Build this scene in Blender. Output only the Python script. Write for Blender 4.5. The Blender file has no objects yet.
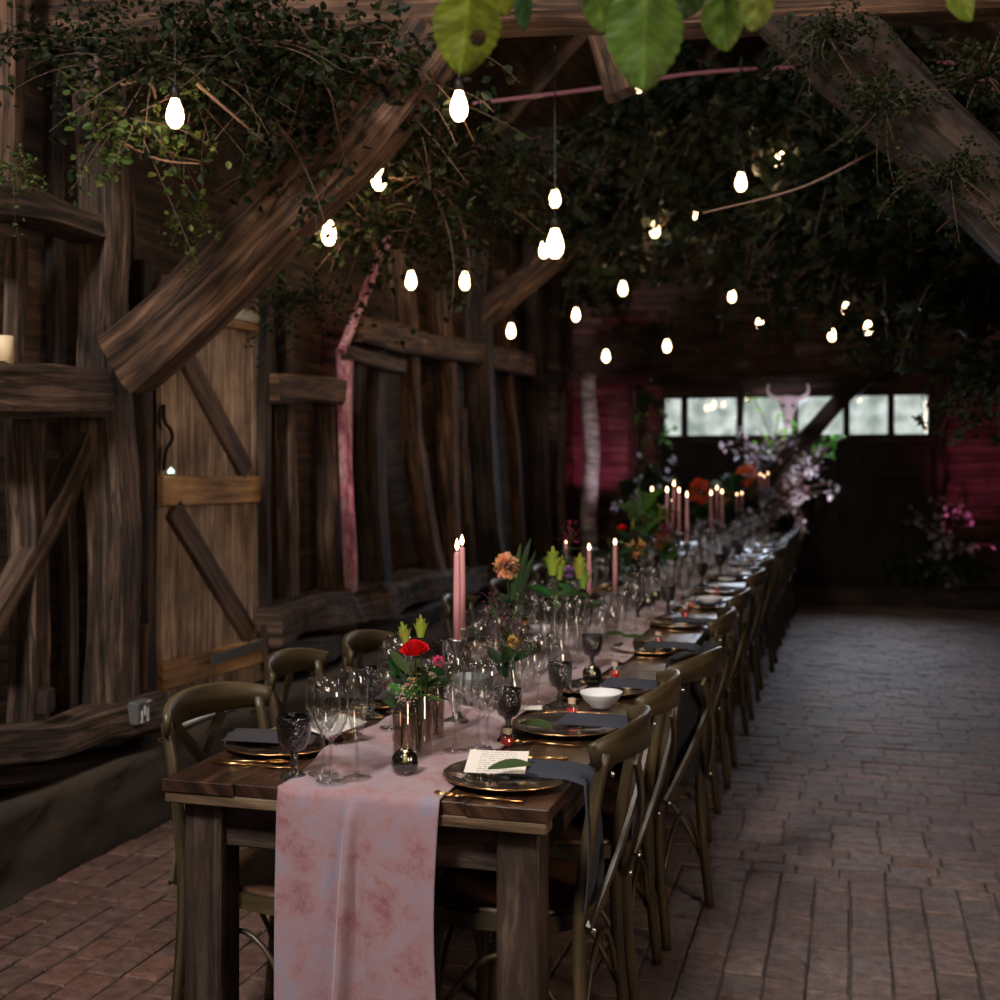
import bpy, math, random
from mathutils import Vector, Matrix, noise
R = random.Random(7)
C = bpy.context.scene.collection
H = 1.49; F = 1200.0; HY = 465.0
A = math.atan(350 / F); SA = math.sin(A); CA = math.cos(A); PI = math.pi

# ---------- where a pixel of the photograph lies in the barn ----------
def rdir(px, py):
    t = (px - 500) / F
    return Vector((t * CA - SA, t * SA + CA, (HY - py) / F))
def P(px, py, d): return Vector((0, 0, H)) + rdir(px, py) * d
def onX(px, py, c): r = rdir(px, py); return Vector((0, 0, H)) + r * (c / r.x)
def onY(px, py, c): r = rdir(px, py); return Vector((0, 0, H)) + r * (c / r.y)
def onZ(px, py, z): r = rdir(px, py); return Vector((0, 0, H)) + r * ((z - H) / r.z)
def dep(p): return -p.x * SA + p.y * CA

# ---------- mesh builder ----------
class MB:
    def __init__(s): s.v = []; s.f = []; s.uv = []; s.col = []; s.c = (1, 1, 1)
    def add(s, vs, fs, uvs=None, c=None):
        b = len(s.v); c = c or s.c
        s.v += [tuple(v) for v in vs]; s.col += [c] * len(vs)
        for i, f in enumerate(fs):
            s.f.append([b + k for k in f])
            s.uv.append(uvs[i] if uvs else None)
        return s
    def box(s, c, size, rz=0, rot=None, bev=0.0, c3=None):
        x, y, z = [k / 2 for k in size]
        M = rot if rot is not None else Matrix.Rotation(rz, 3, 'Z')
        c = Vector(c)
        if bev <= 0:
            P8 = [(-x,-y,-z),(x,-y,-z),(x,y,-z),(-x,y,-z),(-x,-y,z),(x,-y,z),(x,y,z),(-x,y,z)]
            fs = [(3,2,1,0),(4,5,6,7),(0,1,5,4),(1,2,6,5),(2,3,7,6),(3,0,4,7)]
            P_ = [Vector(p) for p in P8]
            uvs = []
            for f in fs:
                q = [P_[k] for k in f]; n = (q[1]-q[0]).cross(q[2]-q[1])
                ax = max(range(3), key=lambda a: abs(n[a])); o = [a for a in range(3) if a != ax]
                if size[o[0]] < size[o[1]]: o = o[::-1]
                off = R.random() * 9
                uvs.append([(p[o[0]] + off, p[o[1]] + off) for p in q])
            return s.add([c + M @ p for p in P_], fs, uvs, c3)
        b = bev
        ring = lambda zz, i: [(-x+i,-y,zz),(x-i,-y,zz),(x,-y+i,zz),(x,y-i,zz),(x-i,y,zz),(-x+i,y,zz),(-x,y-i,zz),(-x,-y+i,zz)]
        r0 = [(px*(1-b/x), py*(1-b/y), -z) for px, py, _ in ring(0, b)]
        r3 = [(px*(1-b/x), py*(1-b/y), z) for px, py, _ in ring(0, b)]
        vs = r0 + ring(-z + b, b) + ring(z - b, b) + r3
        fs = [tuple(range(7, -1, -1)), tuple(range(24, 32))]
        for k in range(3):
            for i in range(8):
                j = (i + 1) % 8; fs.append((k*8+i, k*8+j, k*8+8+j, k*8+8+i))
        L = max(range(3), key=lambda a: size[a]); o = [a for a in range(3) if a != L]
        off = R.random() * 9
        uvs = [[(vs[k][L] + off, vs[k][o[0]] + vs[k][o[1]] + off) for k in f] for f in fs]
        return s.add([c + M @ Vector(v) for v in vs], fs, uvs, c3)
    def sweep(s, pts, sect, side=None, closed=False, caps=True, c3=None, u0=None):
        """sect(i, n) -> list of (a, b) offsets; side fixes the a axis"""
        n = len(pts); pts = [Vector(p) for p in pts]
        vs = []; lens = [0]
        for i in range(1, n): lens.append(lens[-1] + (pts[i] - pts[i-1]).length)
        prev = None; m = None
        for i in range(n):
            if closed: t = pts[(i+1) % n] - pts[i-1]
            else: t = pts[min(i+1, n-1)] - pts[max(i-1, 0)]
            t.normalize()
            a = Vector(side) if side is not None else (prev if prev is not None else (Vector((0,0,1)) if abs(t.z) < .9 else Vector((1,0,0))))
            a = (a - t * a.dot(t))
            if a.length < 1e-5: a = t.orthogonal()
            a.normalize(); b = t.cross(a); prev = a
            sc = sect(i, n); m = len(sc)
            vs += [pts[i] + a * p + b * q for p, q in sc]
        fs = []; uvs = []; off = R.random() * 20 if u0 is None else u0
        sc = sect(0, n); per = [0]
        for k in range(m):
            q = sc[(k+1) % m]; per.append(per[-1] + math.hypot(q[0]-sc[k][0], q[1]-sc[k][1]))
        for i in range(n if closed else n - 1):
            i2 = (i + 1) % n; l2 = lens[i2] if i2 else lens[-1] + .01
            for k in range(m):
                k2 = (k + 1) % m
                fs.append((i*m+k, i*m+k2, i2*m+k2, i2*m+k))
                uvs.append([(lens[i]+off, per[k]+off), (lens[i]+off, per[k+1]+off), (l2+off, per[k+1]+off), (l2+off, per[k]+off)])
        if caps and not closed:
            for base, rev in ((0, True), ((n-1)*m, False)):
                f = [base + k for k in range(m)]
                uvs.append([(sc[k][0]*.3+off, sc[k][1]+off) for k in (range(m-1,-1,-1) if rev else range(m))])
                fs.append(tuple(f[::-1] if rev else f))
        return s.add(vs, fs, uvs, c3)
    def tube(s, pts, r, n=8, closed=False, side=None, c3=None, flat=1.0):
        rr = r if callable(r) else (lambda i, N: r[i] if isinstance(r, (list, tuple)) else r)
        return s.sweep(pts, lambda i, N: [(rr(i, N)*math.cos(2*PI*k/n), flat*rr(i, N)*math.sin(2*PI*k/n)) for k in range(n)], side, closed, c3=c3)
    def lathe(s, prof, n=20, c=(0,0,0), rot=None, c3=None, wob=None):
        vs = []; c = Vector(c); M = rot or Matrix.Identity(3)
        for r, z in prof:
            for k in range(n):
                a = 2*PI*k/n; rr = r * (wob(k, z) if wob else 1)
                vs.append(c + M @ Vector((rr*math.cos(a), rr*math.sin(a), z)))
        fs = [(i*n+k, i*n+(k+1) % n, (i+1)*n+(k+1) % n, (i+1)*n+k) for i in range(len(prof)-1) for k in range(n)]
        return s.add(vs, fs, None, c3)
    def grid(s, fn, nu, nv, c3=None):
        vs = [fn(i/(nu-1), j/(nv-1)) for j in range(nv) for i in range(nu)]
        fs = []; uvs = []
        for j in range(nv-1):
            for i in range(nu-1):
                fs.append((j*nu+i, j*nu+i+1, (j+1)*nu+i+1, (j+1)*nu+i))
                uvs.append([(i/(nu-1), j/(nv-1)), ((i+1)/(nu-1), j/(nv-1)), ((i+1)/(nu-1), (j+1)/(nv-1)), (i/(nu-1), (j+1)/(nv-1))])
        return s.add(vs, fs, uvs, c3)
    def build(s, name, mat, parent=None, smooth=False, loc=None, kind=None, solid=0, sub=0):
        me = bpy.data.meshes.new(name); off = Vector(loc) if loc is not None else Vector((0,0,0))
        me.from_pydata([tuple(Vector(v) - off) for v in s.v], [], s.f); me.validate()
        if any(u for u in s.uv) and len(me.polygons) == len(s.f):
            uvl = me.uv_layers.new(name='UVMap')
            for p, u in zip(me.polygons, s.uv):
                if u:
                    for li, q in zip(p.loop_indices, u): uvl.data[li].uv = q
        if any(c != (1,1,1) for c in s.col):
            ca = me.color_attributes.new('Col', 'FLOAT_COLOR', 'POINT')
            flat = []
            for c in s.col: flat += [c[0], c[1], c[2], 1]
            ca.data.foreach_set('color', flat)
        me.materials.append(mat)
        if smooth: me.polygons.foreach_set('use_smooth', [True]*len(me.polygons))
        me.update()
        o = bpy.data.objects.new(name, me); C.objects.link(o)
        if loc is not None: o.location = off
        if parent: o.parent = parent
        if kind: o['kind'] = kind
        if solid:
            m = o.modifiers.new('thick', 'SOLIDIFY'); m.thickness = solid; m.offset = 0
        if sub:
            m = o.modifiers.new('sub', 'SUBSURF'); m.levels = m.render_levels = sub
        return o

def thing(name, label, cat, loc=(0,0,0), rz=0, group=None):
    o = bpy.data.objects.new(name, None); C.objects.link(o)
    o.empty_display_size = .05
    o.location = loc; o.rotation_euler = (0, 0, rz); o['label'] = label; o['category'] = cat
    if group: o['group'] = group
    return o
def tag(o, label, cat, group=None):
    o['label'] = label; o['category'] = cat
    if group: o['group'] = group
    return o
def struct(o): o['kind'] = 'structure'; return o
def dup(root, loc=None, rz=None, label=None, group=None, scale=None):
    r = root.copy(); C.objects.link(r)
    if loc is not None: r.location = loc
    if rz is not None: r.rotation_euler = (0, 0, rz)
    if label: r['label'] = label
    if group: r['group'] = group
    if scale: r.scale = (scale,)*3 if not isinstance(scale, tuple) else scale
    for ch in list(root.children):
        c = ch.copy(); C.objects.link(c); c.parent = r
        for g in list(ch.children):
            d = g.copy(); C.objects.link(d); d.parent = c
    return r

# ---------- materials ----------
MATS = {}
def mat(name, fn):
    if name in MATS: return MATS[name]
    m = bpy.data.materials.new(name); m.use_nodes = True; nt = m.node_tree; nt.nodes.clear()
    out = nt.nodes.new('ShaderNodeOutputMaterial'); N = lambda t, **k: mk(nt, t, **k)
    sh = fn(nt, N, nt.links.new); nt.links.new(sh, out.inputs[0]); MATS[name] = m; return m
def mk(nt, t, **k):
    n = nt.nodes.new('ShaderNode' + t)
    for a, b in k.items():
        if a.startswith('i_'):
            key = a[2:]; key = int(key) if key.isdigit() else key.replace('_', ' ')
            n.inputs[key].default_value = b
        else: setattr(n, a, b)
    return n
def c4(c): return (c[0], c[1], c[2], 1)
def bsdf(N, base, rough=.6, **k):
    b = N('BsdfPrincipled'); b.inputs['Roughness'].default_value = rough
    if base is not None: b.inputs['Base Color'].default_value = c4(base)
    for a, v in k.items(): b.inputs[a.replace('_', ' ')].default_value = v
    return b
def plain(name, base, rough=.6, **k): return mat(name, lambda nt, N, L: bsdf(N, base, rough, **k).outputs[0])

def wood(name, dark, mid, light, rough=.75, su=2.0, sv=28.0, bump=.4, spec=.35, knots=True):
    def fn(nt, N, L):
        uv = N('UVMap'); oi = N('ObjectInfo')
        mp = N('Mapping'); mp.inputs['Scale'].default_value = (su, sv, 1)
        add = N('VectorMath', operation='ADD'); mul = N('VectorMath', operation='SCALE'); mul.inputs['Scale'].default_value = 37
        cx = N('CombineXYZ'); L(oi.outputs['Random'], cx.inputs[0]); L(oi.outputs['Random'], cx.inputs[1]); L(cx.outputs[0], mul.inputs[0])
        L(uv.outputs[0], add.inputs[0]); L(mul.outputs[0], add.inputs[1]); L(add.outputs[0], mp.inputs[0])
        n1 = N('TexNoise', i_Scale=1.0, i_Detail=7.0, i_Roughness=.65, i_Distortion=.6); L(mp.outputs[0], n1.inputs['Vector'])
        n2 = N('TexNoise', i_Scale=2.6, i_Detail=4.0, i_Roughness=.6); L(add.outputs[0], n2.inputs['Vector'])
        cr = N('ValToRGB'); e = cr.color_ramp.elements; e[0].position = .32; e[0].color = c4(dark); e[1].position = .68; e[1].color = c4(light)
        m_ = e.new(.5); m_.color = c4(mid); L(n1.outputs[0], cr.inputs[0])
        mp3 = N('Mapping'); mp3.inputs['Scale'].default_value = (su*.55, sv*.42, 1); L(add.outputs[0], mp3.inputs[0])
        n3 = N('TexNoise', i_Scale=1.0, i_Detail=3.0, i_Roughness=.5, i_Distortion=.3); L(mp3.outputs[0], n3.inputs['Vector'])
        cr3 = N('ValToRGB'); e3 = cr3.color_ramp.elements; e3[0].position = .47; e3[0].color = (1,1,1,1); e3[1].position = .53; e3[1].color = (1,1,1,1); k3 = e3.new(.5); cd = 1 - .8*min(1, bump); k3.color = (cd,cd,cd,1); L(n3.outputs[0], cr3.inputs[0])
        cr2 = N('ValToRGB'); e = cr2.color_ramp.elements; e[0].position = .34; e[0].color = (.42,.40,.38,1); e[1].position = .66; e[1].color = (1.25,1.2,1.15,1); L(n2.outputs[0], cr2.inputs[0])
        mx = N('MixRGB', blend_type='MULTIPLY', i_0=1.0); L(cr.outputs[0], mx.inputs[1]); L(cr2.outputs[0], mx.inputs[2])
        mx3 = N('MixRGB', blend_type='MULTIPLY', i_0=1.0); L(mx.outputs[0], mx3.inputs[1]); L(cr3.outputs[0], mx3.inputs[2])
        b = bsdf(N, None, rough); b.inputs['Specular IOR Level'].default_value = spec; L(mx3.outputs[0], b.inputs['Base Color'])
        bp = N('Bump', i_Strength=bump, i_Distance=.012); L(n1.outputs[0], bp.inputs['Height']); L(bp.outputs[0], b.inputs['Normal'])
        return b.outputs[0]
    return mat(name, fn)
W_OLD = wood('old_oak', (.007,.004,.003), (.070,.043,.029), (.21,.14,.10), bump=1.0)
W_OLDD = wood('old_oak_dark', (.006,.004,.003), (.036,.022,.015), (.10,.064,.044), bump=1.0)
W_WARM = wood('old_oak_warm', (.012,.006,.004), (.105,.057,.034), (.27,.155,.095), bump=1.0)
W_DIMMED = wood('dimmed_oak', (.006,.004,.003), (.024,.014,.009), (.05,.03,.02), bump=1.0)  # oak colour darkened for the right brace, offsetting the strong overhead light
W_BOARD = wood('wall_boards', (.010,.006,.004), (.068,.038,.022), (.16,.092,.055), su=1.2, sv=18, bump=.5)
W_GABLE = wood('gable_boards', (.028,.016,.012), (.10,.055,.040), (.18,.105,.08), su=1.2, sv=18, bump=.5)
W_PLANK = wood('door_plank', (.13,.09,.07), (.38,.28,.215), (.60,.47,.38), rough=.8, bump=.35)
W_NEW = wood('new_pine', (.18,.10,.045), (.42,.25,.115), (.55,.34,.17), rough=.7, bump=.2)
W_BRACE = wood('door_brace', (.025,.014,.009), (.085,.048,.030), (.15,.09,.06), rough=.7, bump=.4)
W_TABLE = wood('table_wood', (.006,.003,.002), (.034,.015,.009), (.095,.045,.025), rough=.34, su=2.5, sv=20, bump=.35, spec=.5)
W_LEG = wood('table_leg_wood', (.010,.006,.005), (.045,.028,.020), (.12,.085,.065), rough=.6, su=3, sv=26, bump=.4)
W_CHAIR = wood('chair_wood', (.022,.015,.006), (.050,.036,.016), (.078,.058,.028), rough=.42, su=3, sv=40, bump=.06, spec=.55)
W_PINK = wood('pink_lit_post', (.20,.05,.08), (.55,.22,.29), (.80,.66,.68), rough=.7, su=5, sv=12, bump=.5)  # pink light painted into the wood colour of post and strut
W_BIRCH = wood('birch_bark', (.03,.02,.025), (.40,.33,.36), (.62,.56,.58), rough=.7, su=14, sv=3, bump=.4)
M_SEAT = wood('chair_seat_leather', (.05,.025,.015), (.09,.045,.025), (.13,.07,.04), rough=.35, su=6, sv=6, bump=.1, spec=.5)

def fn_plinth(nt, N, L):
    tc = N('TexCoord'); n = N('TexNoise', i_Scale=3.0, i_Detail=8.0, i_Roughness=.7); L(tc.outputs['Object'], n.inputs['Vector'])
    cr = N('ValToRGB'); e = cr.color_ramp.elements; e[0].position = .3; e[0].color = (.022,.015,.010,1); e[1].position = .7; e[1].color = (.085,.058,.036,1)
    L(n.outputs[0], cr.inputs[0]); b = bsdf(N, None, .9); L(cr.outputs[0], b.inputs['Base Color'])
    bp = N('Bump', i_Strength=.6, i_Distance=.02); L(n.outputs[0], bp.inputs['Height']); L(bp.outputs[0], b.inputs['Normal']); return b.outputs[0]
M_PLINTH = mat('rough_plinth', fn_plinth)
def fn_brick(nt, N, L):
    tc = N('TexCoord'); at = N('Attribute', attribute_name='Col')
    n = N('TexNoise', i_Scale=22.0, i_Detail=8.0, i_Roughness=.7); L(tc.outputs['Object'], n.inputs['Vector'])
    n2 = N('TexNoise', i_Scale=1.3, i_Detail=4.0); L(tc.outputs['Object'], n2.inputs['Vector'])
    cr = N('ValToRGB'); e = cr.color_ramp.elements; e[0].position = .3; e[0].color = (.40,.37,.37,1); e[1].position = .72; e[1].color = (1.6,1.52,1.48,1); L(n.outputs[0], cr.inputs[0])
    cr2 = N('ValToRGB'); e = cr2.color_ramp.elements; e[0].position = .35; e[0].color = (.7,.68,.68,1); e[1].position = .65; e[1].color = (1.1,1.1,1.1,1); L(n2.outputs[0], cr2.inputs[0])
    m1 = N('MixRGB', blend_type='MULTIPLY', i_0=1.0); L(at.outputs[0], m1.inputs[1]); L(cr.outputs[0], m1.inputs[2])
    m2 = N('MixRGB', blend_type='MULTIPLY', i_0=1.0); L(m1.outputs[0], m2.inputs[1]); L(cr2.outputs[0], m2.inputs[2])
    b = bsdf(N, None, .62); b.inputs['Specular IOR Level'].default_value = .4; L(m2.outputs[0], b.inputs['Base Color'])
    bp = N('Bump', i_Strength=1.0, i_Distance=.010); L(n.outputs[0], bp.inputs['Height']); L(bp.outputs[0], b.inputs['Normal']); return b.outputs[0]
M_BRICK = mat('floor_brick', fn_brick)
M_DIRT = plain('floor_joint_sand', (.045,.036,.031), .95)
def leafmat(name, tr=.35, rough=.5):
    def fn(nt, N, L):
        at = N('Attribute', attribute_name='Col'); b = bsdf(N, None, rough); b.inputs['Specular IOR Level'].default_value = .18; L(at.outputs[0], b.inputs['Base Color'])
        t = N('BsdfTranslucent'); L(at.outputs[0], t.inputs[0]); mx = N('MixShader', i_0=tr); L(b.outputs[0], mx.inputs[1]); L(t.outputs[0], mx.inputs[2]); return mx.outputs[0]
    return mat(name, fn)
M_LEAF = leafmat('leaf'); M_PETAL = leafmat('petal', .25, .55); M_BIGLEAF = leafmat('hazel_leaf', .6, .45)
M_TWIG = plain('twig_bark', (.10,.06,.04), .8)
def fn_runner(nt, N, L):
    tc = N('TexCoord'); n = N('TexNoise', i_Scale=9.0, i_Detail=10.0, i_Roughness=.78, i_Distortion=.2); L(tc.outputs['Object'], n.inputs['Vector'])
    cr = N('ValToRGB'); e = cr.color_ramp.elements; e[0].position = .34; e[0].color = (.19,.055,.07,1); e[1].position = .64; e[1].color = (.185,.185,.24,1)
    a = e.new(.47); a.color = (.26,.145,.155,1); a2 = e.new(.56); a2.color = (.245,.17,.205,1); L(n.outputs[0], cr.inputs[0])
    w = N('TexNoise', i_Scale=260.0, i_Detail=2.0); L(tc.outputs['Object'], w.inputs['Vector'])
    b = bsdf(N, None, .85); b.inputs['Sheen Weight'].default_value = .35; L(cr.outputs[0], b.inputs['Base Color'])
    bp = N('Bump', i_Strength=.25, i_Distance=.002); L(w.outputs[0], bp.inputs['Height']); L(bp.outputs[0], b.inputs['Normal']); return b.outputs[0]
M_RUNNER = mat('velvet_runner', fn_runner)
def glass(name, tint=(.96,.97,.97), ior=1.5, boost=1.5, rough=.015, bump=0):
    def fn(nt, N, L):
        t = N('BsdfTransparent'); t.inputs[0].default_value = c4(tint); g = N('BsdfGlossy', i_Roughness=rough); g.inputs[0].default_value = (1,1,1,1)
        fr = N('LayerWeight', i_Blend=.5); pw = N('Math', operation='POWER'); pw.inputs[1].default_value = 4.0; L(fr.outputs[1], pw.inputs[0])
        m = N('Math', operation='MULTIPLY_ADD', use_clamp=True); m.inputs[1].default_value = .75*boost; m.inputs[2].default_value = .095*boost; L(pw.outputs[0], m.inputs[0])
        mx = N('MixShader'); L(m.outputs[0], mx.inputs[0]); L(t.outputs[0], mx.inputs[1]); L(g.outputs[0], mx.inputs[2])
        if bump:
            tc = N('TexCoord'); v = N('TexVoronoi', i_Scale=150.0); L(tc.outputs['Object'], v.inputs['Vector'])
            bp = N('Bump', i_Strength=bump, i_Distance=.004); L(v.outputs[0], bp.inputs['Height']); L(bp.outputs[0], g.inputs['Normal']); L(bp.outputs[0], fr.inputs['Normal'])
        return mx.outputs[0]
    return mat(name, fn)
G_CLEAR = glass('clear_glass', boost=1.7); G_DARK = glass('smoked_glass', (.30,.30,.32), 1.5, 1.4, .06, .8)
G_TEA = glass('dark_ribbed_glass', (.22,.26,.24), 1.5, 1.5, .05); G_BROWN = glass('vase_glass', (.78,.72,.66), 1.5, 1.6, .03); G_PANE = glass('window_pane', (.93,.95,.94), 1.45, 1.0)
G_RED = glass('red_glass', (.75,.04,.03), 1.5, 1.2, .03)
M_GOLD = plain('gold_metal', (.75,.45,.20), .25, Metallic=1.0); M_SILVER = plain('dull_silver', (.32,.31,.30), .32, Metallic=1.0)
M_IRON = plain('black_iron', (.02,.018,.016), .5, Metallic=.6); M_STEEL = plain('screw_steel', (.7,.7,.68), .25, Metallic=1.0); M_ZINC = plain('grey_hinge_steel', (.20,.21,.21), .5, Metallic=.7)
M_CANDLE = plain('pink_wax', (.50,.22,.235), .45, Subsurface_Weight=.0); M_IVORY = plain('ivory_wax', (.75,.58,.35), .5)
M_CHINA = plain('white_china', (.72,.72,.74), .3); M_NAPKIN = plain('charcoal_napkin', (.026,.022,.026), .9); M_NAVY = plain('slate_blue_napkin', (.025,.029,.045), .9)
M_CARD = None; M_BLACK = plain('black_cloth', (.006,.006,.008), .95); M_WHITE = plain('white_paint', (.75,.74,.72), .6); M_BONE = plain('bleached_bone', (.72,.62,.70), .6)
M_PLATE = plain('dark_charger_glass', (.03,.022,.018), .12); M_BOX = plain('weathered_socket_grey', (.11,.11,.105), .6); M_TERRA = plain('clay_pot', (.10,.06,.05), .8)
M_CORD = plain('black_flex', (.01,.01,.01), .6); M_PAPER = plain('place_card', (.66,.62,.60), .7); M_LED = plain('pink_hose', (.32,.12,.14), .4)
def fn_card(nt, N, L):
    uv = N('UVMap'); sp = N('SeparateXYZ'); L(uv.outputs[0], sp.inputs[0])
    w = N('Math', operation='MULTIPLY'); w.inputs[1].default_value = 11.0; L(sp.outputs[1], w.inputs[0]); fr = N('Math', operation='FRACT'); L(w.outputs[0], fr.inputs[0])
    g = N('Math', operation='LESS_THAN'); g.inputs[1].default_value = .3; L(fr.outputs[0], g.inputs[0])
    mp = N('Mapping'); mp.inputs['Scale'].default_value = (26, 11, 1); L(uv.outputs[0], mp.inputs[0]); n = N('TexNoise', i_Scale=1.0); L(mp.outputs[0], n.inputs['Vector'])
    g2 = N('Math', operation='GREATER_THAN'); g2.inputs[1].default_value = .48; L(n.outputs[0], g2.inputs[0])
    x1 = N('Math', operation='GREATER_THAN'); x1.inputs[1].default_value = .2; L(sp.outputs[0], x1.inputs[0]); x2 = N('Math', operation='LESS_THAN'); x2.inputs[1].default_value = .8; L(sp.outputs[0], x2.inputs[0])
    a = g.outputs[0]
    for o in (g2, x1, x2):
        m = N('Math', operation='MULTIPLY'); L(a, m.inputs[0]); L(o.outputs[0], m.inputs[1]); a = m.outputs[0]
    mx = N('MixRGB'); mx.inputs[1].default_value = (.68,.63,.56,1); mx.inputs[2].default_value = (.25,.22,.2,1); L(a, mx.inputs[0])
    b = bsdf(N, None, .7); L(mx.outputs[0], b.inputs['Base Color']); return b.outputs[0]
M_CARD = mat('menu_card', fn_card)
def emis(name, col, st): 
    def fn(nt, N, L):
        e = N('Emission', i_Strength=st); e.inputs[0].default_value = c4(col); return e.outputs[0]
    return mat(name, fn)
E_BULB = emis('bulb_glow', (1, .66, .36), 48); E_FLAME = emis('candle_flame', (1, .60, .32), 14)
E_EMBER = emis('tealight_glow', (1, .55, .25), 5)
E_FAR = emis('bulb_glow_filament', (1, .72, .42), 16)

# ---------- world, camera ----------
sc = bpy.context.scene
sc.cycles.transparent_max_bounces = 48; sc.cycles.max_bounces = 14; sc.cycles.glossy_bounces = 5; sc.cycles.sample_clamp_direct = 11
w = bpy.data.worlds.new('outside'); sc.world = w; w.use_nodes = True; nt = w.node_tree; nt.nodes.clear()
o_ = nt.nodes.new('ShaderNodeOutputWorld'); bg = nt.nodes.new('ShaderNodeBackground')
tc = nt.nodes.new('ShaderNodeTexCoord'); nz = nt.nodes.new('ShaderNodeTexNoise'); nz.inputs['Scale'].default_value = 75; nz.inputs['Detail'].default_value = 5
cr = nt.nodes.new('ShaderNodeValToRGB'); e = cr.color_ramp.elements; e[0].position = .38; e[0].color = (.42,.48,.44,1); e[1].position = .62; e[1].color = (1.0,1.05,1.02,1)
nt.links.new(tc.outputs['Generated'], nz.inputs['Vector']); nt.links.new(nz.outputs[0], cr.inputs[0]); nt.links.new(cr.outputs[0], bg.inputs[0]); bg.inputs[1].default_value = 1.25
nt.links.new(bg.outputs[0], o_.inputs[0])
cam = bpy.data.cameras.new('camera'); co = bpy.data.objects.new('camera', cam); C.objects.link(co); sc.camera = co
co.location = (0, 0, H); co.rotation_euler = (PI/2, 0, A); cam.sensor_width = 36; cam.lens = 43.2; cam.shift_y = -.035; cam.clip_start = .05
cam.dof.use_dof = True; cam.dof.focus_distance = 2.95; cam.dof.aperture_fstop = 3.0
vs = sc.view_settings; vs.view_transform = 'Standard'; vs.look = 'None'; vs.gamma = 1; vs.exposure = -.32; vs.use_curve_mapping = False
def area(name, loc, aim, size, en, col, sy=None, spread=180):
    l = bpy.data.lights.new(name, 'AREA'); l.energy = en; l.color = col; l.size = size
    if sy: l.shape = 'RECTANGLE'; l.size_y = sy
    o = bpy.data.objects.new(name, l); C.objects.link(o); o.location = loc
    o.rotation_euler = (Vector(aim) - Vector(loc)).to_track_quat('-Z', 'Y').to_euler(); o.data.spread = math.radians(spread); return o
def spot(name, loc, aim, en, col, deg, blend=.5, r=.05):
    l = bpy.data.lights.new(name, 'SPOT'); l.energy = en; l.color = col; l.spot_size = math.radians(deg); l.spot_blend = blend; l.shadow_soft_size = r
    o = bpy.data.objects.new(name, l); C.objects.link(o); o.location = loc
    o.rotation_euler = (Vector(aim) - Vector(loc)).to_track_quat('-Z', 'Y').to_euler(); return o
area('barn_door_daylight', (-1.75, -.7, 4.45), (-.6, 5.4, .3), .8, 330, (1.0, .94, .90), .7)
area('left_wall_warm_fill', (1.8, 1.2, 2.1), (-3.0, 6.4, 1.5), .8, 32, (1.0, .76, .56), 1.4, 95)  # warm fill added to brighten the left wall; no door stands here
spot('table_front_fill', (-1.3, 1.5, 4.7), (-1.1, 3.1, .75), 190, (1.0, .93, .88), 42, .8, .25)  # added overhead fill for the table front; the roof has no opening
area('end_window_daylight', (-.6, 13.5, 2.05), (-.3, 8.5, 0), 2.6, 28, (.74, .84, 1.0), .45, 80)
spot('pink_uplighter', (-2.78, 12.75, .85), (-2.8, 13.68, 1.85), 50, (1, .16, .42), 60, .5)
spot('white_uplighter', (-.1, 11.6, .25), tuple(P(788, 430, 13)), 170, (1, .82, .92), 26, .6)
spot('skull_fill_spot', (.35, 10.9, 2.3), tuple(P(789, 408, 13)), 150, (1, .84, .93), 16, .5)  # extra spot added so the skull does not stay dark
spot('white_uplighter', (-2.1, 11.9, .2), tuple(P(590, 440, 12.9)), 170, (1, .85, .95), 26, .6)
spot('pink_uplighter', (1.25, 12.2, .25), (1.35, 13.65, 1.8), 60, (1, .14, .40), 50, .6)
spot('pink_uplighter', (-1.9, 6.35, .08), tuple(onX(348, 440, -2.9)), 70, (1, .25, .40), 17, .5)

# ---------- room shell ----------
YE = 13.7; XL = -3.12; XR = 1.95; RX = (XL + XR) / 2
def floor():
    mb = MB()
    def brick(x0, x1, y0, y1):
        g = .003 + R.random()*.0015; z = R.uniform(-.004, .003); k = R.random()
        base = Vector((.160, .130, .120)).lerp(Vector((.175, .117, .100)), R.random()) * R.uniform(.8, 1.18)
        if x0 < -1.4: base = Vector((base.x*.85, base.y*.68, base.z*.6))  # redder bricks on the wall side, with the table's shade painted in
        j = lambda: R.uniform(-.002, .002)
        a, b, c, d = x0 + g + j(), x1 - g + j(), y0 + g + j(), y1 - g + j(); e = .004; tx, ty = R.uniform(-.003,.003), R.uniform(-.003,.003)
        vs = [(a,c,-.04),(b,c,-.04),(b,d,-.04),(a,d,-.04),(a,c,z-e),(b,c,z-e),(b,d,z-e),(a,d,z-e),(a+e,c+e,z-tx),(b-e,c+e,z-ty),(b-e,d-e,z+tx),(a+e,d-e,z+ty)]
        fs = [(8,9,10,11)]
        for k in range(4):
            l = (k+1) % 4; fs += [(k, l, 4+l, 4+k), (4+k, 4+l, 8+l, 8+k)]
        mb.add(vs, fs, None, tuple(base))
    for i in range(44):                                  # near part: courses running down the barn
        x0 = XL + i*.12
        if x0 > XR + .3: break
        y = .8 + R.random()*.18
        while y < 4.45:
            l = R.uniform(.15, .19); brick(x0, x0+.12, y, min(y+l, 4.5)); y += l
    y = 4.5
    while y < YE + .2:                                   # beyond: courses running across
        x = XL - R.random()*.15
        while x < XR + .3:
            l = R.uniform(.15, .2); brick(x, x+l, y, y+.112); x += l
        y += .112
    mb.box((RX, 5, -.0585), (6.4, 19.5, .1), c3=(.075,.062,.054))
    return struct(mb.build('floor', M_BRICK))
floor()
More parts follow.
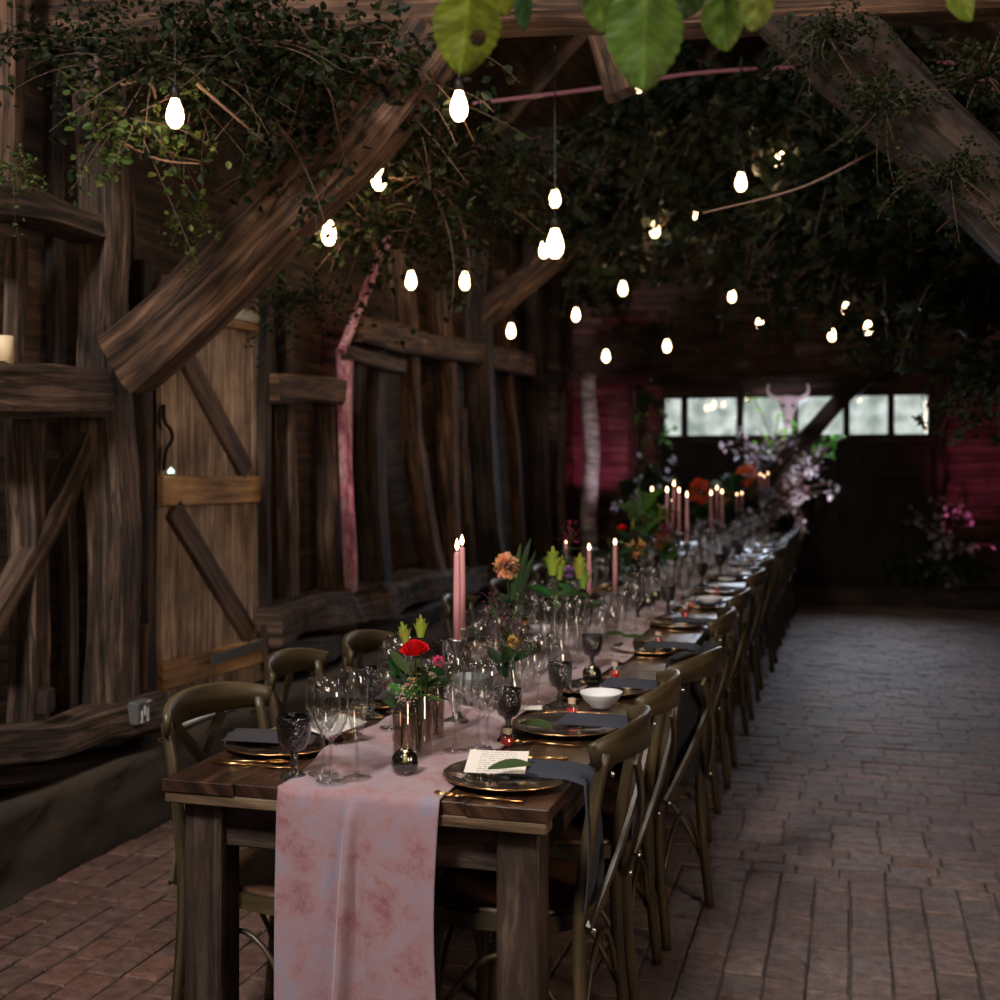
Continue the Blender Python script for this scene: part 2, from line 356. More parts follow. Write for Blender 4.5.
def boards_x(name, x, y0, y1, z0, z1, m, h=.19, face=1):
    mb = MB(); z = z0
    while z < z1:
        y = y0
        while y < y1:
            l = min(R.uniform(2.2, 3.6), y1 - y); t = R.uniform(-.006, .006)
            rot = Matrix.Rotation(face*.07 + R.uniform(-.01,.01), 3, 'Y')
            mb.box((x + t, y + l/2, z + h/2), (.022, l - .006, h + .012), rot=rot); y += l
        z += h
    mb.box((x - face*.06, (y0+y1)/2, (z0+z1)/2), (.04, y1-y0, z1-z0))
    return struct(mb.build(name, m))
boards_x('wall_left', XL, -4.0, YE, 0, 4.2, W_BOARD)
boards_x('wall_right', XR + .05, -4.0, YE, 0, 4.2, W_BOARD, face=-1)
# end wall: boards with the strip of windows cut out
WX0, WX1 = onY(662, 420, YE).x, onY(931, 420, YE).x; WZ0, WZ1 = 1.79, 2.28
mb = MB(); z = 0.0
while z < 6.2:
    h = .17
    half = (XR - XL)/2 + .1 if z < 4.2 else max(.05, (XR - XL)/2 + .1 - (z - 4.2)*1.2)
    segs = [(RX - half, RX + half)]
    if z + h > WZ0 and z < WZ1: segs = [(RX - half, WX0), (WX1, RX + half)]
    for a, b in segs: mb.box(((a+b)/2, YE + R.uniform(-.004,.004), z + h/2), (b-a, .024, h + .01), rot=Matrix.Rotation(.07, 3, 'X'))
    z += h
for a, b, z0, z1 in ((XL-.1, WX0, 0, 4.2), (WX1, XR+.1, 0, 4.2), (WX0, WX1, 0, WZ0), (WX0, WX1, WZ1, 4.2)): mb.box(((a+b)/2, YE + .06, (z0+z1)/2), (b-a, .05, z1-z0))
mb.box((RX, YE+.06, 5.2), (3.6, .05, 2.0))
struct(mb.build('wall_end', W_GABLE))
# rear wall
mb = MB()
for i in range(26): mb.box((RX, -4.02, .1 + i*.2), (5.3, .03, .205), rot=Matrix.Rotation(-.05, 3, 'X'))
struct(mb.build('wall_rear', W_BOARD))
# roof slopes boarded, with rafters
def roof():
    mb = MB(); zr = 6.4; zb = 3.75
    for sx in (-1, 1):
        x0 = XL - .15 if sx < 0 else XR + .15
        dx = RX - x0; dz = zr - zb; L_ = math.hypot(dx, dz); ang = math.atan2(dz, dx)
        rot = Matrix.Rotation(-ang, 3, 'Y')
        n = 16
        for i in range(n):
            t = (i + .5)/n
            mb.box((x0 + dx*t, 4.9, zb + dz*t), (L_/n + .004, 18.0, .03), rot=rot)
    return struct(mb.build('ceiling', W_BOARD))
roof()
# windows in the end wall: frames, mullions and panes
xs = [662, 683, 687, 738, 742, 795, 844, 849, 888, 894, 931]
cuts = [WX0] + [onY(q, 420, YE).x for q in (684.5, 740, 795, 846.5, 891)] + [WX1]
for i in range(6):
    a, b = cuts[i], cuts[i+1]; cx = (a+b)/2; cz = (WZ0+WZ1)/2; fr = MB(); s = .035
    fr.box((a + s/2, YE, cz), (s, .07, WZ1-WZ0)); fr.box((b - s/2, YE, cz), (s, .07, WZ1-WZ0))
    fr.box((cx, YE, WZ0 + s/2), (b-a, .08, s)); fr.box((cx, YE, WZ1 - s/2), (b-a, .08, s))
    wn = struct(fr.build('window_%d' % (i+1), W_OLDD))
    MB().box((cx, YE + .01, cz), (b-a-2*s, .004, WZ1-WZ0-2*s)).build('pane', G_PANE, wn)
struct(MB().box(((WX0+WX1)/2, YE-.06, WZ0-.03), (WX1-WX0+.2, .10, .05)).build('trim_1', W_OLDD))

# big dark boarded doors below the window strip
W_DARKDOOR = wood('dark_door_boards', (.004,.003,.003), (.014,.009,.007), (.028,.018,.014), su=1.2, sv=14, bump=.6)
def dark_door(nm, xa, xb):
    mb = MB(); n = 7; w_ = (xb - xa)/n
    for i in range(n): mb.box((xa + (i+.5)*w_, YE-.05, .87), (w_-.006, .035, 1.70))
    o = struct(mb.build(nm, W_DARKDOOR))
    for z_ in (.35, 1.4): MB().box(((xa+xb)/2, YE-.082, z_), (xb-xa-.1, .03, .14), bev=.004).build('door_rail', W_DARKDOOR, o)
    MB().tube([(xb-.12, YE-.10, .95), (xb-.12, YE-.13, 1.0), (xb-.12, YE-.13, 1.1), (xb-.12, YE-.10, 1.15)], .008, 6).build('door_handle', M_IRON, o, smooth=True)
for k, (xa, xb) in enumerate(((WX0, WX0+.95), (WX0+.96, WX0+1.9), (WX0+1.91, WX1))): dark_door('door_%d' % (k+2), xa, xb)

# ---------- timbers ----------
def rough_sect(w, t, seed, amp=.12):
    def f(i, n):
        out = []
        for k, (a, b) in enumerate([(-1,-.72),(-.72,-1),(.72,-1),(1,-.72),(1,.72),(.72,1),(-.72,1),(-1,.72)]):
            q = 1 + amp * (noise.noise(Vector((i*.16 + seed*7.3, k*.5, seed*1.7)))*1.5 + .35*noise.noise(Vector((i*.9 + seed*3.3, k*.9, seed*2.7))))
            out.append((a*w/2*q, b*t/2*q))
        return out
    return f
def poly(pts, n, wob=0, seed=0):
    pts = [Vector(p) for p in pts]; L_ = [0]
    for a, b in zip(pts, pts[1:]): L_.append(L_[-1] + (b-a).length)
    out = []
    for i in range(n):
        s = L_[-1]*i/(n-1); k = 0
        while k < len(pts)-2 and s > L_[k+1]: k += 1
        t = (s - L_[k])/(L_[k+1]-L_[k] + 1e-9)
        # catmull-rom
        p0 = pts[max(k-1, 0)]; p1 = pts[k]; p2 = pts[k+1]; p3 = pts[min(k+2, len(pts)-1)]
        if len(pts) > 2: q = .5*((2*p1) + (p2-p0)*t + (2*p0-5*p1+4*p2-p3)*t*t + (3*p1-p0-3*p2+p3)*t*t*t)
        else: q = p1.lerp(p2, t)
        if wob: q = q + wob*noise.noise_vector(Vector((s*1.3 + seed*11, seed*3.1, 0)))
        out.append(q)
    return out
TN = 0
def timber(name, pts, w, t, m, label, cat='beam', side=(0,1,0), wob=.02, amp=.14, n=None, group=None):
    global TN; TN += 1
    L_ = sum((Vector(b)-Vector(a)).length for a, b in zip(pts, pts[1:])); n = n or max(6, int(L_/.09))
    mb = MB().sweep(poly(pts, n, wob, TN), rough_sect(w, t, TN, amp), side)
    o = mb.build(name, m, loc=Vector(pts[0])); return tag(o, label, cat, group)
def wallstud(pxs, wpx, m, label, x=-2.97, name='wall_stud', cat='post', dx=0, wob=.02, amp=.16):
    pts = [onX(px, py, x) for px, py in pxs]; mid = pts[len(pts)//2]; v = mid - Vector((0,0,H)); v.z = 0; d = dep(mid); v.normalize()
    s = wpx*d/F/(abs(v.x)+abs(v.y)*.9)
    return timber(name, pts, s, min(s, .17), m, label, cat, side=(0,1,0), wob=wob, amp=amp)
def wallrail(pxs, hpx, m, label, x=-2.9, name='wall_rail', t=.12, wob=.02, cat='beam', amp=.16):
    pts = [onX(px, py, x) for px, py in pxs]; mid = pts[len(pts)//2]; s = hpx*dep(mid)/F
    return timber(name, pts, t, s, m, label, cat, side=(1,0,0), wob=wob, amp=amp)
# left bay
o = timber('timber_post', [onX(112, 716, -2.86), onX(112, 560, -2.86), onX(106, 300, -2.86), onX(93, -60, -2.86)], .17, .17, W_OLD, 'tall weathered oak post carrying the big curved brace', 'post', wob=.03, amp=.2)
wallstud([(11, 192), (11, -60)], 30, W_WARM, 'pale post at top left corner, above the crooked dark beam')
wallstud([(16, 372), (15, 238)], 22, W_OLD, 'short pale upright between the two beams on the left')
wallstud([(28, 722), (26, 420)], 42, W_OLD, 'stocky upright standing under the lower left beam', amp=.22)
wallstud([(72, 715), (70, 420)], 18, W_OLDD, 'narrow dark upright just left of the tall post')
wallstud([(57, 380), (57, 250), (56, 60), (56, -60)], 20, W_OLDD, 'dark board upright behind leaves at upper left', x=-3.03)
wallstud([(133, 330), (128, 150), (126, -40)], 12, W_OLD, 'thin upright tucked right of the tall post above the brace', x=-3.0)
wallrail([(-30, 205), (40, 212), (112, 232)], 34, W_OLD, 'crooked dark cross beam on the upper left wall', x=-2.86, t=.16, amp=.3, wob=.04)
wallrail([(-30, 391), (95, 391)], 46, W_OLD, 'squared cross beam carrying the pillar candle', x=-2.84, t=.16)
timber('timber_brace', [onX(-20, 640, -2.93), onX(45, 530, -2.93), onX(93, 425, -2.93)], .09, .09, W_OLD, 'slanting brace under the lower left beam', 'beam', side=(1,0,0), wob=.02)
wallstud([(146, 690), (143, 430), (140, 260)], 22, W_OLDD, 'dark upright forming the latch side of the door opening')
wallstud([(140, 700), (141, 625)], 16, W_WARM, 'short stump of wood beside the door foot', x=-2.9)
wallstud([(45, 712), (44, 690)], 20, W_OLDD, 'small dark block wedged at the foot of the stocky upright', x=-2.82)
# plinth, sill timbers
mb = MB()
mb.grid(lambda u, v: Vector((-2.74 - (v-.55)*.9*(v > .55) + .03*noise.noise(Vector((u*60, v*5, 1))) + .0*v, 1.0 + u*(YE-1.0), min(v/.55, 1)*.33 + .012*noise.noise(Vector((u*50, v*8, 5))))), 120, 14)
struct(mb.build('baseboard_left', M_PLINTH, smooth=True))
o = wallrail([(-40, 742), (40, 738), (95, 722), (148, 706)], 34, W_OLD, 'knobbly sill log along the plinth at the lower left', x=-2.86, name='sill_log', t=.2, amp=.4, wob=.05)
wallrail([(-40, 775), (60, 768), (148, 748)], 20, W_OLDD, 'dark low timber under the knobbly sill log', x=-2.9, name='sill_log', t=.2, amp=.3)
wallstud([(136, 752), (137, 722)], 30, W_OLDD, 'dark chunky block under the wall socket', x=-2.84)
o = wallrail([(270, 628), (345, 606), (420, 590), (515, 572)], 30, W_OLD, 'long knobbly sill log behind the left chairs', x=-2.9, name='sill_log', t=.22, amp=.35, wob=.05)
wallrail([(515, 574), (560, 560)], 14, W_OLDD, 'far dark end of the sill near the corner', x=-2.9, name='sill_log', t=.2, amp=.25)
wallrail([(268, 655), (350, 636), (430, 612)], 26, W_OLDD, 'rough lower sill timber beneath the long log', x=-2.93, name='sill_log', t=.2, amp=.3)
# right of the door
wallrail([(270, 388), (340, 391)], 26, W_WARM, 'short cross rail right of the plank door', t=.12)
wallstud([(289, 612), (287, 400)], 23, W_OLD, 'weathered stud just right of the door hinges')
wallstud([(331, 588), (328, 400)], 30, W_OLD, 'broad grey stud left of the pink post')
wallstud([(288, 375), (280, 250), (272, 120)], 18, W_OLDD, 'dark upper stud above the short cross rail')
wallstud([(376, 592), (371, 470), (370, 345)], 38, W_OLDD, 'massive dark post right of the pink post', amp=.08, x=-2.95)
timber('pink_post', [onX(352, 590, -2.86), onX(346, 500, -2.86), onX(342, 350, -2.86)], .055, .07, W_PINK, 'slim crooked pink lit post on the left wall', 'post', wob=.03, amp=.35)
timber('pink_strut', [onX(342, 352, -2.84), onX(362, 305, -2.80), onX(389, 238, -2.72)], .045, .05, W_PINK, 'leaning pink strut rising from the pink post head', 'beam', side=(1,0,0), wob=.015, amp=.3)
wallstud([(438, 580), (418, 480), (409, 380), (398, 250)], 22, W_WARM, 'crooked stud bending right as it falls, left of centre wall', amp=.22)
wallstud([(452, 572), (447, 430), (440, 290)], 22, W_WARM, 'straight brown stud beside the crooked one')
wallstud([(474, 568), (463, 480), (459, 410)], 12, W_OLD, 'thin wavy split stud left of the second brace post', x=-2.93, wob=.05)
timber('timber_post', [onX(493, 570, -2.86), onX(482, 420, -2.86), onX(478, 250, -2.86)], .22, .2, W_OLDD, 'heavy dark post under the second brace', 'post', amp=.15)
wallstud([(520, 566), (508, 400), (500, 270)], 14, W_WARM, 'slim brown stud beyond the heavy dark post')
wallstud([(544, 560), (536, 400), (532, 240)], 22, W_OLDD, 'dark gnarled stud near the far end of the left wall')
wallstud([(563, 575), (562, 370)], 8, W_OLD, 'thin pale corner post at the far end of the left wall', x=-2.9)
wallrail([(352, 328), (410, 340), (488, 358)], 25, W_WARM, 'upper rail across the studs, nearer length', x=-2.86, t=.14, wob=.03)
wallrail([(488, 358), (530, 364)], 22, W_WARM, 'upper rail across the studs, far length', x=-2.86, t=.14, wob=.03)
wallrail([(345, 352), (375, 362), (400, 368)], 14, W_OLD, 'split wedge of timber under the nearer upper rail', x=-2.83, t=.08)
wallrail([(536, 376), (562, 380)], 14, W_OLDD, 'last short upper rail next to the far corner', x=-2.9, t=.12)
# trusses
YT = 4.1
timber('timber_brace', [onY(127, 360, YT), onY(225, 268, YT), onY(345, 150, YT), onY(440, 30, YT)], .19, .25, W_WARM, 'big curved oak brace rising from the tall post to the tie beam', 'beam', side=(0,1,0), amp=.14, wob=.03)
timber('tie_beam', [onY(350, 4, YT) + Vector((-1.4,0,.06)), onY(500, 2, YT), onY(810, -3, YT), onY(1010, -10, YT) + Vector((1.3,0,-.04))], .2, .2, W_WARM, 'heavy tie beam crossing the top of the view', 'beam', side=(0,1,0), amp=.1)
timber('timber_brace', [onY(772, -14, YT), onY(870, 78, YT), onY(1010, 200, YT), onY(1150, 360, YT)], .17, .25, W_DIMMED, 'big oak brace falling to the right from the tie beam', 'beam', side=(0,1,0), amp=.16, wob=.04)
timber('timber_brace', [onY(600, 20, 5.2), onY(612, 60, 5.2), onY(622, 96, 5.2)], .13, .13, W_WARM, 'short raking strut below the tie beam, behind the hazel leaves', 'beam', amp=.1)
timber('timber_brace', [onY(482, 318, 9.2), onY(548, 262, 9.2), onY(620, 190, 9.2), onY(660, 130, 9.2)], .18, .2, W_WARM, 'second curved brace further down the left wall', 'beam', side=(0,1,0), amp=.14)
timber('tie_beam', [Vector((XL, 9.2, 4.05)), Vector((-.6, 9.2, 3.98)), Vector((XR, 9.2, 4.02))], .22, .24, W_OLDD, 'dark second tie beam above the middle of the table', 'beam', side=(0,1,0))
timber('timber_post', [Vector((1.72, 4.1, 0)), Vector((1.74, 4.1, 3.6))], .2, .2, W_OLD, 'right hand truss post beside the aisle', 'post', amp=.15)
timber('timber_brace', [onY(790, 370, YE-.2), onY(785, 320, YE-.2), onY(770, 258, YE-.2)], .16, .12, W_GABLE, 'upright on the end gable tinted pink at its top', 'beam')
timber('timber_post', [onY(722, 340, YE-.15), onY(718, 250, YE-.15)], .1, .1, W_GABLE, 'narrow upright on the end gable left of the skull', 'post')
timber('tie_beam', [onY(560, 378, YE-.14), onY(760, 380, YE-.14), onY(1005, 376, YE-.14)], .14, .14, W_OLDD, 'dark lintel beam along the top of the end windows', 'beam', side=(0,1,0))
timber('timber_post', [onY(740, 600, YE-.1), onY(740, 384, YE-.1)], .07, .07, W_OLDD, 'dark mullion post below the end windows', 'post')
for i, (px, lab) in enumerate([(634, 'dark post at the left end of the window strip'), (941, 'dark post at the right end of the window strip')]):
    timber('timber_post', [onY(px, 600, YE-.1), onY(px, 380, YE-.1)], .12, .12, W_OLDD, lab, 'post')
for k in range(7):
    y = 5.0 + k*1.35
    for sx, nm in ((-1, 'left'), (1, 'right')):
        x0 = XL if sx < 0 else XR
        timber('roof_rafter', [Vector((x0, y, 3.66)), Vector((RX, y, 6.2))], .08, .11, W_WARM if k % 2 else W_OLD,
               'bare roof rafter on the %s slope of the dark roof' % nm, 'rafter', side=(0,1,0), n=14, group='rafters on the %s roof slope' % nm)
# the thin pink hose of lights slung under the roof
hp = [P(408, 116, 6.0), P(440, 108, 6.0), P(520, 98, 6.05), P(600, 88, 6.1), P(690, 74, 6.2), P(780, 68, 6.3), P(850, 67, 6.4), P(930, 64, 6.5), P(962, 66, 6.5), P(1010, 105, 6.5)]
tag(MB().tube(poly(hp, 60), .011, 8).build('pink_hose', M_LED, smooth=True, loc=hp[0]), 'thin pink hose slung below the roof beams', 'hose')

# ---------- door ----------
XD = -2.99
def zy(px, py, x=XD): return onX(px, py, x)
y0 = zy(158, 480).y; y1 = zy(262, 480).y; dz0 = .36; dz1 = 2.36
mb = MB(); n = 7; ww = (y1-y0)/n
ydoor = thing('door_1', '', ''); del ydoor['label']; del ydoor['category']; struct(ydoor); ydoor.location = (XD, y1, dz0)
def dpart(mb, name, m): 
    o = mb.build(name, m); o.parent = ydoor; o.matrix_parent_inverse = Matrix.Translation(-Vector(ydoor.location)); return o
for i in range(n):
    c = R.uniform(.7, 1.15)
    mb.box((XD + R.uniform(-.003,.003), y0 + (i+.5)*ww, (dz0+dz1)/2 - R.random()*.01), (.03, ww - .008, dz1-dz0), bev=.003)
dpart(mb, 'door_planks', W_PLANK)
def rail(pa, pb, h):
    a, b = zy(*pa, XD+.03), zy(*pb, XD+.03); q = MB(); c = (a+b)/2
    rot = Matrix.Rotation(math.atan2(b.z-a.z, b.y-a.y), 3, 'X'); q.box(c, (.035, (b-a).length, h), rot=rot, bev=.004); return q
dpart(rail((160, 491), (262, 489), .135), 'door_rail', W_NEW)
dpart(rail((160, 677), (265, 649), .125), 'door_rail', W_NEW)
dpart(rail((185, 308), (264, 323), .11), 'door_rail', W_NEW)
for pa, pb in (((172, 332), (246, 472)), ((172, 508), (250, 636))): dpart(rail(pa, pb, .115), 'door_brace', W_BRACE)
for pa, pb in (((212, 660), (270, 642)), ((205, 308), (268, 320))):
    a, b = zy(*pa, XD+.055), zy(*pb, XD+.055); q = MB(); q.box((a+b)/2, (.008, (b-a).length, .05), rot=Matrix.Rotation(math.atan2(b.z-a.z, b.y-a.y), 3, 'X')); q.lathe([(.018,-.06),(.018,.06)], 10, c=b); dpart(q, 'strap_hinge', M_ZINC)
hp = [zy(164, 470, XD+.04), zy(166, 450, XD+.06), zy(172, 440, XD+.08), zy(171, 430, XD+.08), zy(165, 422, XD+.06), zy(164, 405, XD+.04)]
dpart(MB().tube(poly(hp, 20), .009, 8), 'door_handle', M_IRON)
wallstud([(266, 660), (265, 450), (264, 235)], 13, W_OLDD, 'dark hinge post at the right edge of the plank door', x=-2.93, name='door_post', amp=.06, wob=.01)

# small items of the left wall
p = onX(139, 712, -2.73); t = thing('wall_socket', 'grey outdoor socket box with chalky white marks on the sill', 'socket', p)
MB().box((0,0,0), (.05,.10,.095), bev=.008).build('box', M_BOX, t)
mb = MB()
for a, b, c, d in ((-.018,-.012,.008,.045),(.002,.006,.009,.04),(.022,-.01,.008,.05),(-.018,-.034,.022,.008),(.024,-.034,.02,.008),(.03,.04,.03,.006)): mb.box((.027, a, b), (.003, c, d))
mb.build('white_marks', M_WHITE, t)
p = onX(4, 366, -2.8); t = thing('pillar_candle', 'short ivory pillar candle on the left beam', 'candle', p)
MB().lathe([(0,0),(.032,0),(.033,.1),(.028,.104),(.02,.098),(0,.096)], 20).build('wax', M_IVORY, t, smooth=True)
MB().tube([(0,0,.096),(.001,0,.106)], .002, 6).build('wick', M_IRON, t)
hp = [onX(178, 727, -2.8), onX(205, 716, -2.8), onX(234, 707, -2.8)]
tag(MB().tube(poly(hp, 14), .011, 8, flat=1).build('white_pipe', M_WHITE, smooth=True, loc=hp[0]), 'short white pipe on the plinth behind the first chair', 'pipe')
p = onX(171, 468, XD+.06); t = thing('door_light', 'tiny glowing light resting on the middle door rail', 'light', p + Vector((0,0,-.025)))
MB().lathe([(0,0),(.014,0),(.016,.012),(.0,.03)], 12).build('glow', emis('tiny_glow', (.8,1,.85), 2.2), t, smooth=True)

# ---------- tables ----------
TX0, TX1, TZ = -1.537, -.611, .76; TCX = (TX0+TX1)/2; TL = 1.77; TY0 = 2.46; NT = 6
ORD = ['first', 'second', 'third', 'fourth', 'fifth', 'sixth', 'seventh', 'eighth', 'ninth', 'tenth', 'eleventh', 'twelfth', 'thirteenth', 'fourteenth', 'fifteenth']
def make_table():
    t = thing('trestle_table', 'dark stained plank table nearest the camera, with the cloth hanging over its end', 'table', (TCX, TY0, 0), 0, None)
    mb = MB(); W = TX1-TX0; n = 5
    for i in range(n):
        x = -W/2 + (i+.5)*W/n; l = TL - R.random()*.012
        mb.box((x, TL/2 + R.uniform(-.004,.004), TZ-.014), (W/n-.0012, l, .028), bev=.0015)
    mb.build('tabletop', W_TABLE, t)
    mb = MB()
    for yb in (.03, TL-.03): MB().box((0, yb, TZ-.042), (W-.01, .055, .026), bev=.003).build('edge_batten', wood('batten_wood', (.03,.018,.010), (.12,.075,.042), (.24,.17,.10), rough=.6, bump=.4), t)
    mb = MB()
    mb.box((0, .085, TZ-.11), (W-.12, .03, .11), bev=.003); mb.box((0, TL-.085, TZ-.11), (W-.12, .03, .11), bev=.003)
    for s in (-1, 1): mb.box((s*(W/2-.075), TL/2, TZ-.11), (.03, TL-.2, .11), bev=.003)
    mb.build('apron', W_LEG, t)
    for sx in (-1, 1):
        for y in (.09, TL-.09):
            mb = MB().sweep([(sx*(W/2-.08), y, 0), (sx*(W/2-.08), y, .3), (sx*(W/2-.08), y, .71)], lambda i, N: [(a*.048, b*.048) for a, b in ((-1,-.9),(-.9,-1),(.9,-1),(1,-.9),(1,.9),(.9,1),(-.9,1),(-1,.9))], (1,0,0))
            mb.build('leg', W_LEG, t)
    return t
tb = make_table()
for i in range(1, NT):
    dup(tb, (TCX, TY0 + i*(TL+.004), 0), 0, '%s plank table from the front in the long row' % ORD[i].capitalize(), 'tables in the long row')
tb['group'] = 'tables in the long row'

# ---------- runner ----------
RC = -1.046
def runner():
    mb = MB(); yE = TY0 + NT*TL - .1; Ls = .60
    def edge(y, s):
        return RC + s*(.192 + .028*math.sin(y*3.1 + s) + .016*math.sin(y*8.3 + 2*s)) + .03*math.sin(y*1.7)*(y > 3)
    def fn(u, v):
        s = v*(Ls + yE - TY0)
        sx = (u-.5)*2
        if s < Ls:     # hanging drop
            z = TZ + .006 - (Ls - s); q = (Ls - s)/Ls
            x = RC + sx*.191 + .006*math.sin(z*9)*(1 if sx > 0 else .3)
            y = TY0 - .010 - .012*q - .045*(q**.5)*math.exp(-((sx+.05+.14*q)/.06)**2) + .012*(q**.5)*math.exp(-((sx-.1+.1*q)/.1)**2) - .010*q*math.exp(-((sx-.62)/.12)**2) + .006*math.sin(sx*9+z*4)*q
            if q < .06: y = TY0 - .010 + .004*(1-q/.06)
            return Vector((x, y, z))
        y = TY0 - .006 + (s - Ls)
        x = edge(y, -1)*(1-u) + edge(y, 1)*u
        if y < 3.0:
            k = max(0, 1 - (y-TY0)/.5); x = x*(1-k) + (RC + sx*.191)*k
        z = TZ + .004 + .012*max(0, noise.noise(Vector((x*9, y*7, 3))))*min(1, (y-TY0)*4) + .020*max(0, math.sin((y*11 + x*9 + 2*noise.noise(Vector((x*3,y*2,7))))))**6*min(1, max(0, (y-TY0-.1)*4)) + .010*math.exp(-((x-RC-.1*(y-TY0))/.018)**2)*(y < 3.2) + .008*abs(noise.noise(Vector((x*16, y*9, 9))))*min(1, (y-TY0)*4)
        return Vector((x, y, z))
    mb.grid(fn, 72, 520)
    return mb
o = runner().build('table_runner', M_RUNNER, smooth=True, loc=(RC, TY0, TZ)); o.location = (RC, TY0, TZ)
m = o.modifiers.new('thick', 'SOLIDIFY'); m.thickness = .0025; m.offset = 1
tag(o, 'dusty pink velvet runner along the tables, its end hanging down in front', 'table runner')
TOP = TZ + .012

# ---------- chairs ----------
def arc3(a, b, c, n=14):
    a, b, c = Vector(a), Vector(b), Vector(c); return [a*(1-t)**2 + b*2*t*(1-t) + c*t*t for t in [i/(n-1) for i in range(n)]]
def make_chair():
    t = thing('cross_back_chair', '', 'chair')
    # seat: rounded trapezoid
    def outline(k, n, s=1.0):
        a = 2*PI*k/n; ca, sa = math.cos(a), math.sin(a); e = 3.2
        x = .205*s*(abs(ca)**(2/e))*(1 if ca > 0 else -1); y = .195*s*(abs(sa)**(2/e))*(1 if sa > 0 else -1)
        return x*(1 + .10*(y/.2)), y + .01
    n = 36
    mb = MB(); rows = []
    for sc_, z in ((.0, .462), (.6, .462), (.86, .468), (.94, .472), (.97, .468), (.97, .455)):
        rows += [(outline(k, n, sc_)[0], outline(k, n, sc_)[1], z) for k in range(n)]
    fs = [(i*n+k, i*n+(k+1) % n, (i+1)*n+(k+1) % n, (i+1)*n+k)[::-1] for i in range(5) for k in range(n)]
    mb.add(rows, fs, [[(rows[q][0], rows[q][1]) for q in f] for f in fs]); mb.build('seat', M_SEAT, t, smooth=True)
    mb = MB(); mb.sweep([(outline(k, n, 1.0)[0], outline(k, n, 1.0)[1], .445) for k in range(n)], lambda i, N: [(-.018,-.012),(.018,-.012),(.018,.010),(-.018,.012)], (0,0,1), True)
    mb.build('seat_frame', W_CHAIR, t, smooth=False)
    for s in (-1, 1):
        pts = poly([(s*.205,-.215,0), (s*.198,-.19,.25), (s*.192,-.185,.45), (s*.192,-.205,.65), (s*.188,-.243,.845)], 18)
        MB().tube(pts, lambda i, N: .0165 - .003*abs(i/(N-1)-.45), 9).build('rear_leg', W_CHAIR, t, smooth=True)
        pts = poly([(s*.205,.185,0), (s*.19,.17,.25), (s*.178,.16,.445)], 8)
        MB().tube(pts, lambda i, N: .013 + .005*i/(N-1), 9).build('front_leg', W_CHAIR, t, smooth=True)
    # top rail, bent
    pts = [Vector((.232*math.sin(a), -.165 - .132*math.cos(a)**1.0 if abs(a) < PI/2 else -.2, .845)) for a in [(-1 + 2*i/22)*1.16 for i in range(23)]]
    for i, p in enumerate(pts): p.z = .842 + .018*(1-abs(i/11-1)**2)
    MB().sweep(pts, lambda i, N: [(h*(.6+.4*math.sin(PI*min(1,max(0,(i+1)/(N+1)))) ), b) for h, b in ((-.040,-.008),(.036,-.009),(.042,-.004),(.042,.005),(.036,.009),(-.040,.008))], (0,0,1)).build('top_rail', W_CHAIR, t, smooth=True)
    for s in (-1, 1):
        pts = arc3((s*.10,-.292+.004*s,.815), (-s*.04,-.292+.010*s,.66), (-s*.197,-.208,.45))
        MB().sweep(pts, lambda i, N: [(-.005,-.015),(.005,-.015),(.005,.015),(-.005,.015)], (0,1,.1)).build('cross_strap', W_CHAIR, t)
    for s in (-1, 1):
        MB().tube(arc3((s*.198,.165,.17), (s*.19,-.01,.56), (s*.198,-.185,.17)), .0075, 6).build('side_hoop', W_CHAIR, t, smooth=True)
    for y in (.172, -.19):
        MB().tube(arc3((-.19,y,.17), (0,y,.56), (.19,y,.17)), .0075, 6).build('hoop', W_CHAIR, t, smooth=True)
    for x, y, z in ((-.199,-.222,.45), (.199,-.222,.45), (.02,-.278,.69), (-.19,-.262,.80), (.19,-.262,.80)):
        MB().lathe([(.0065,-.003),(.006,.003),(.0,.005)], 8, (x,y,z), Matrix.Rotation(PI/2, 3, 'X')).build('screw', M_STEEL, t, smooth=True)
    return t
chair = make_chair()
rightY = [2.84, 3.37, 3.93, 4.98, 5.8, 6.95, 7.92, 9.05, 9.7, 10.35, 11.0, 11.7, 12.3, 12.85]
leftY = [2.80, 3.46, 3.93, 5.2, 5.95, 6.8, 7.5, 8.3, 9.1, 9.8, 10.6, 11.4, 12.1, 12.8]
for i, y in enumerate(rightY):
    lab = '%s cross-back chair from the front on the aisle side of the table' % ORD[i].capitalize()
    if i == 2: lab = 'Third cross-back chair on the aisle side, turned and with a black garment on it'
    x = -.765 if i != 2 else -.70; rz = PI/2 + (R.uniform(-.03,.03) if i != 2 else -.21)
    if i == 0: chair.location = (x, y, 0); chair.rotation_euler = (0,0,rz); chair['label'] = lab; chair['group'] = 'cross-back chairs'
    else: dup(chair, (x + R.uniform(-.01,.015), y, 0), rz, lab)
for i, y in enumerate(leftY):
    dup(chair, (-1.39 + (.015 if i == 0 else 0) - (.05 if i in (1,) else 0) - (.08 if i > 2 else 0), y, 0), -PI/2 + R.uniform(-.05,.05) + (-.14 if i == 0 else 0), '%s cross-back chair from the front on the wall side of the table' % ORD[i].capitalize())
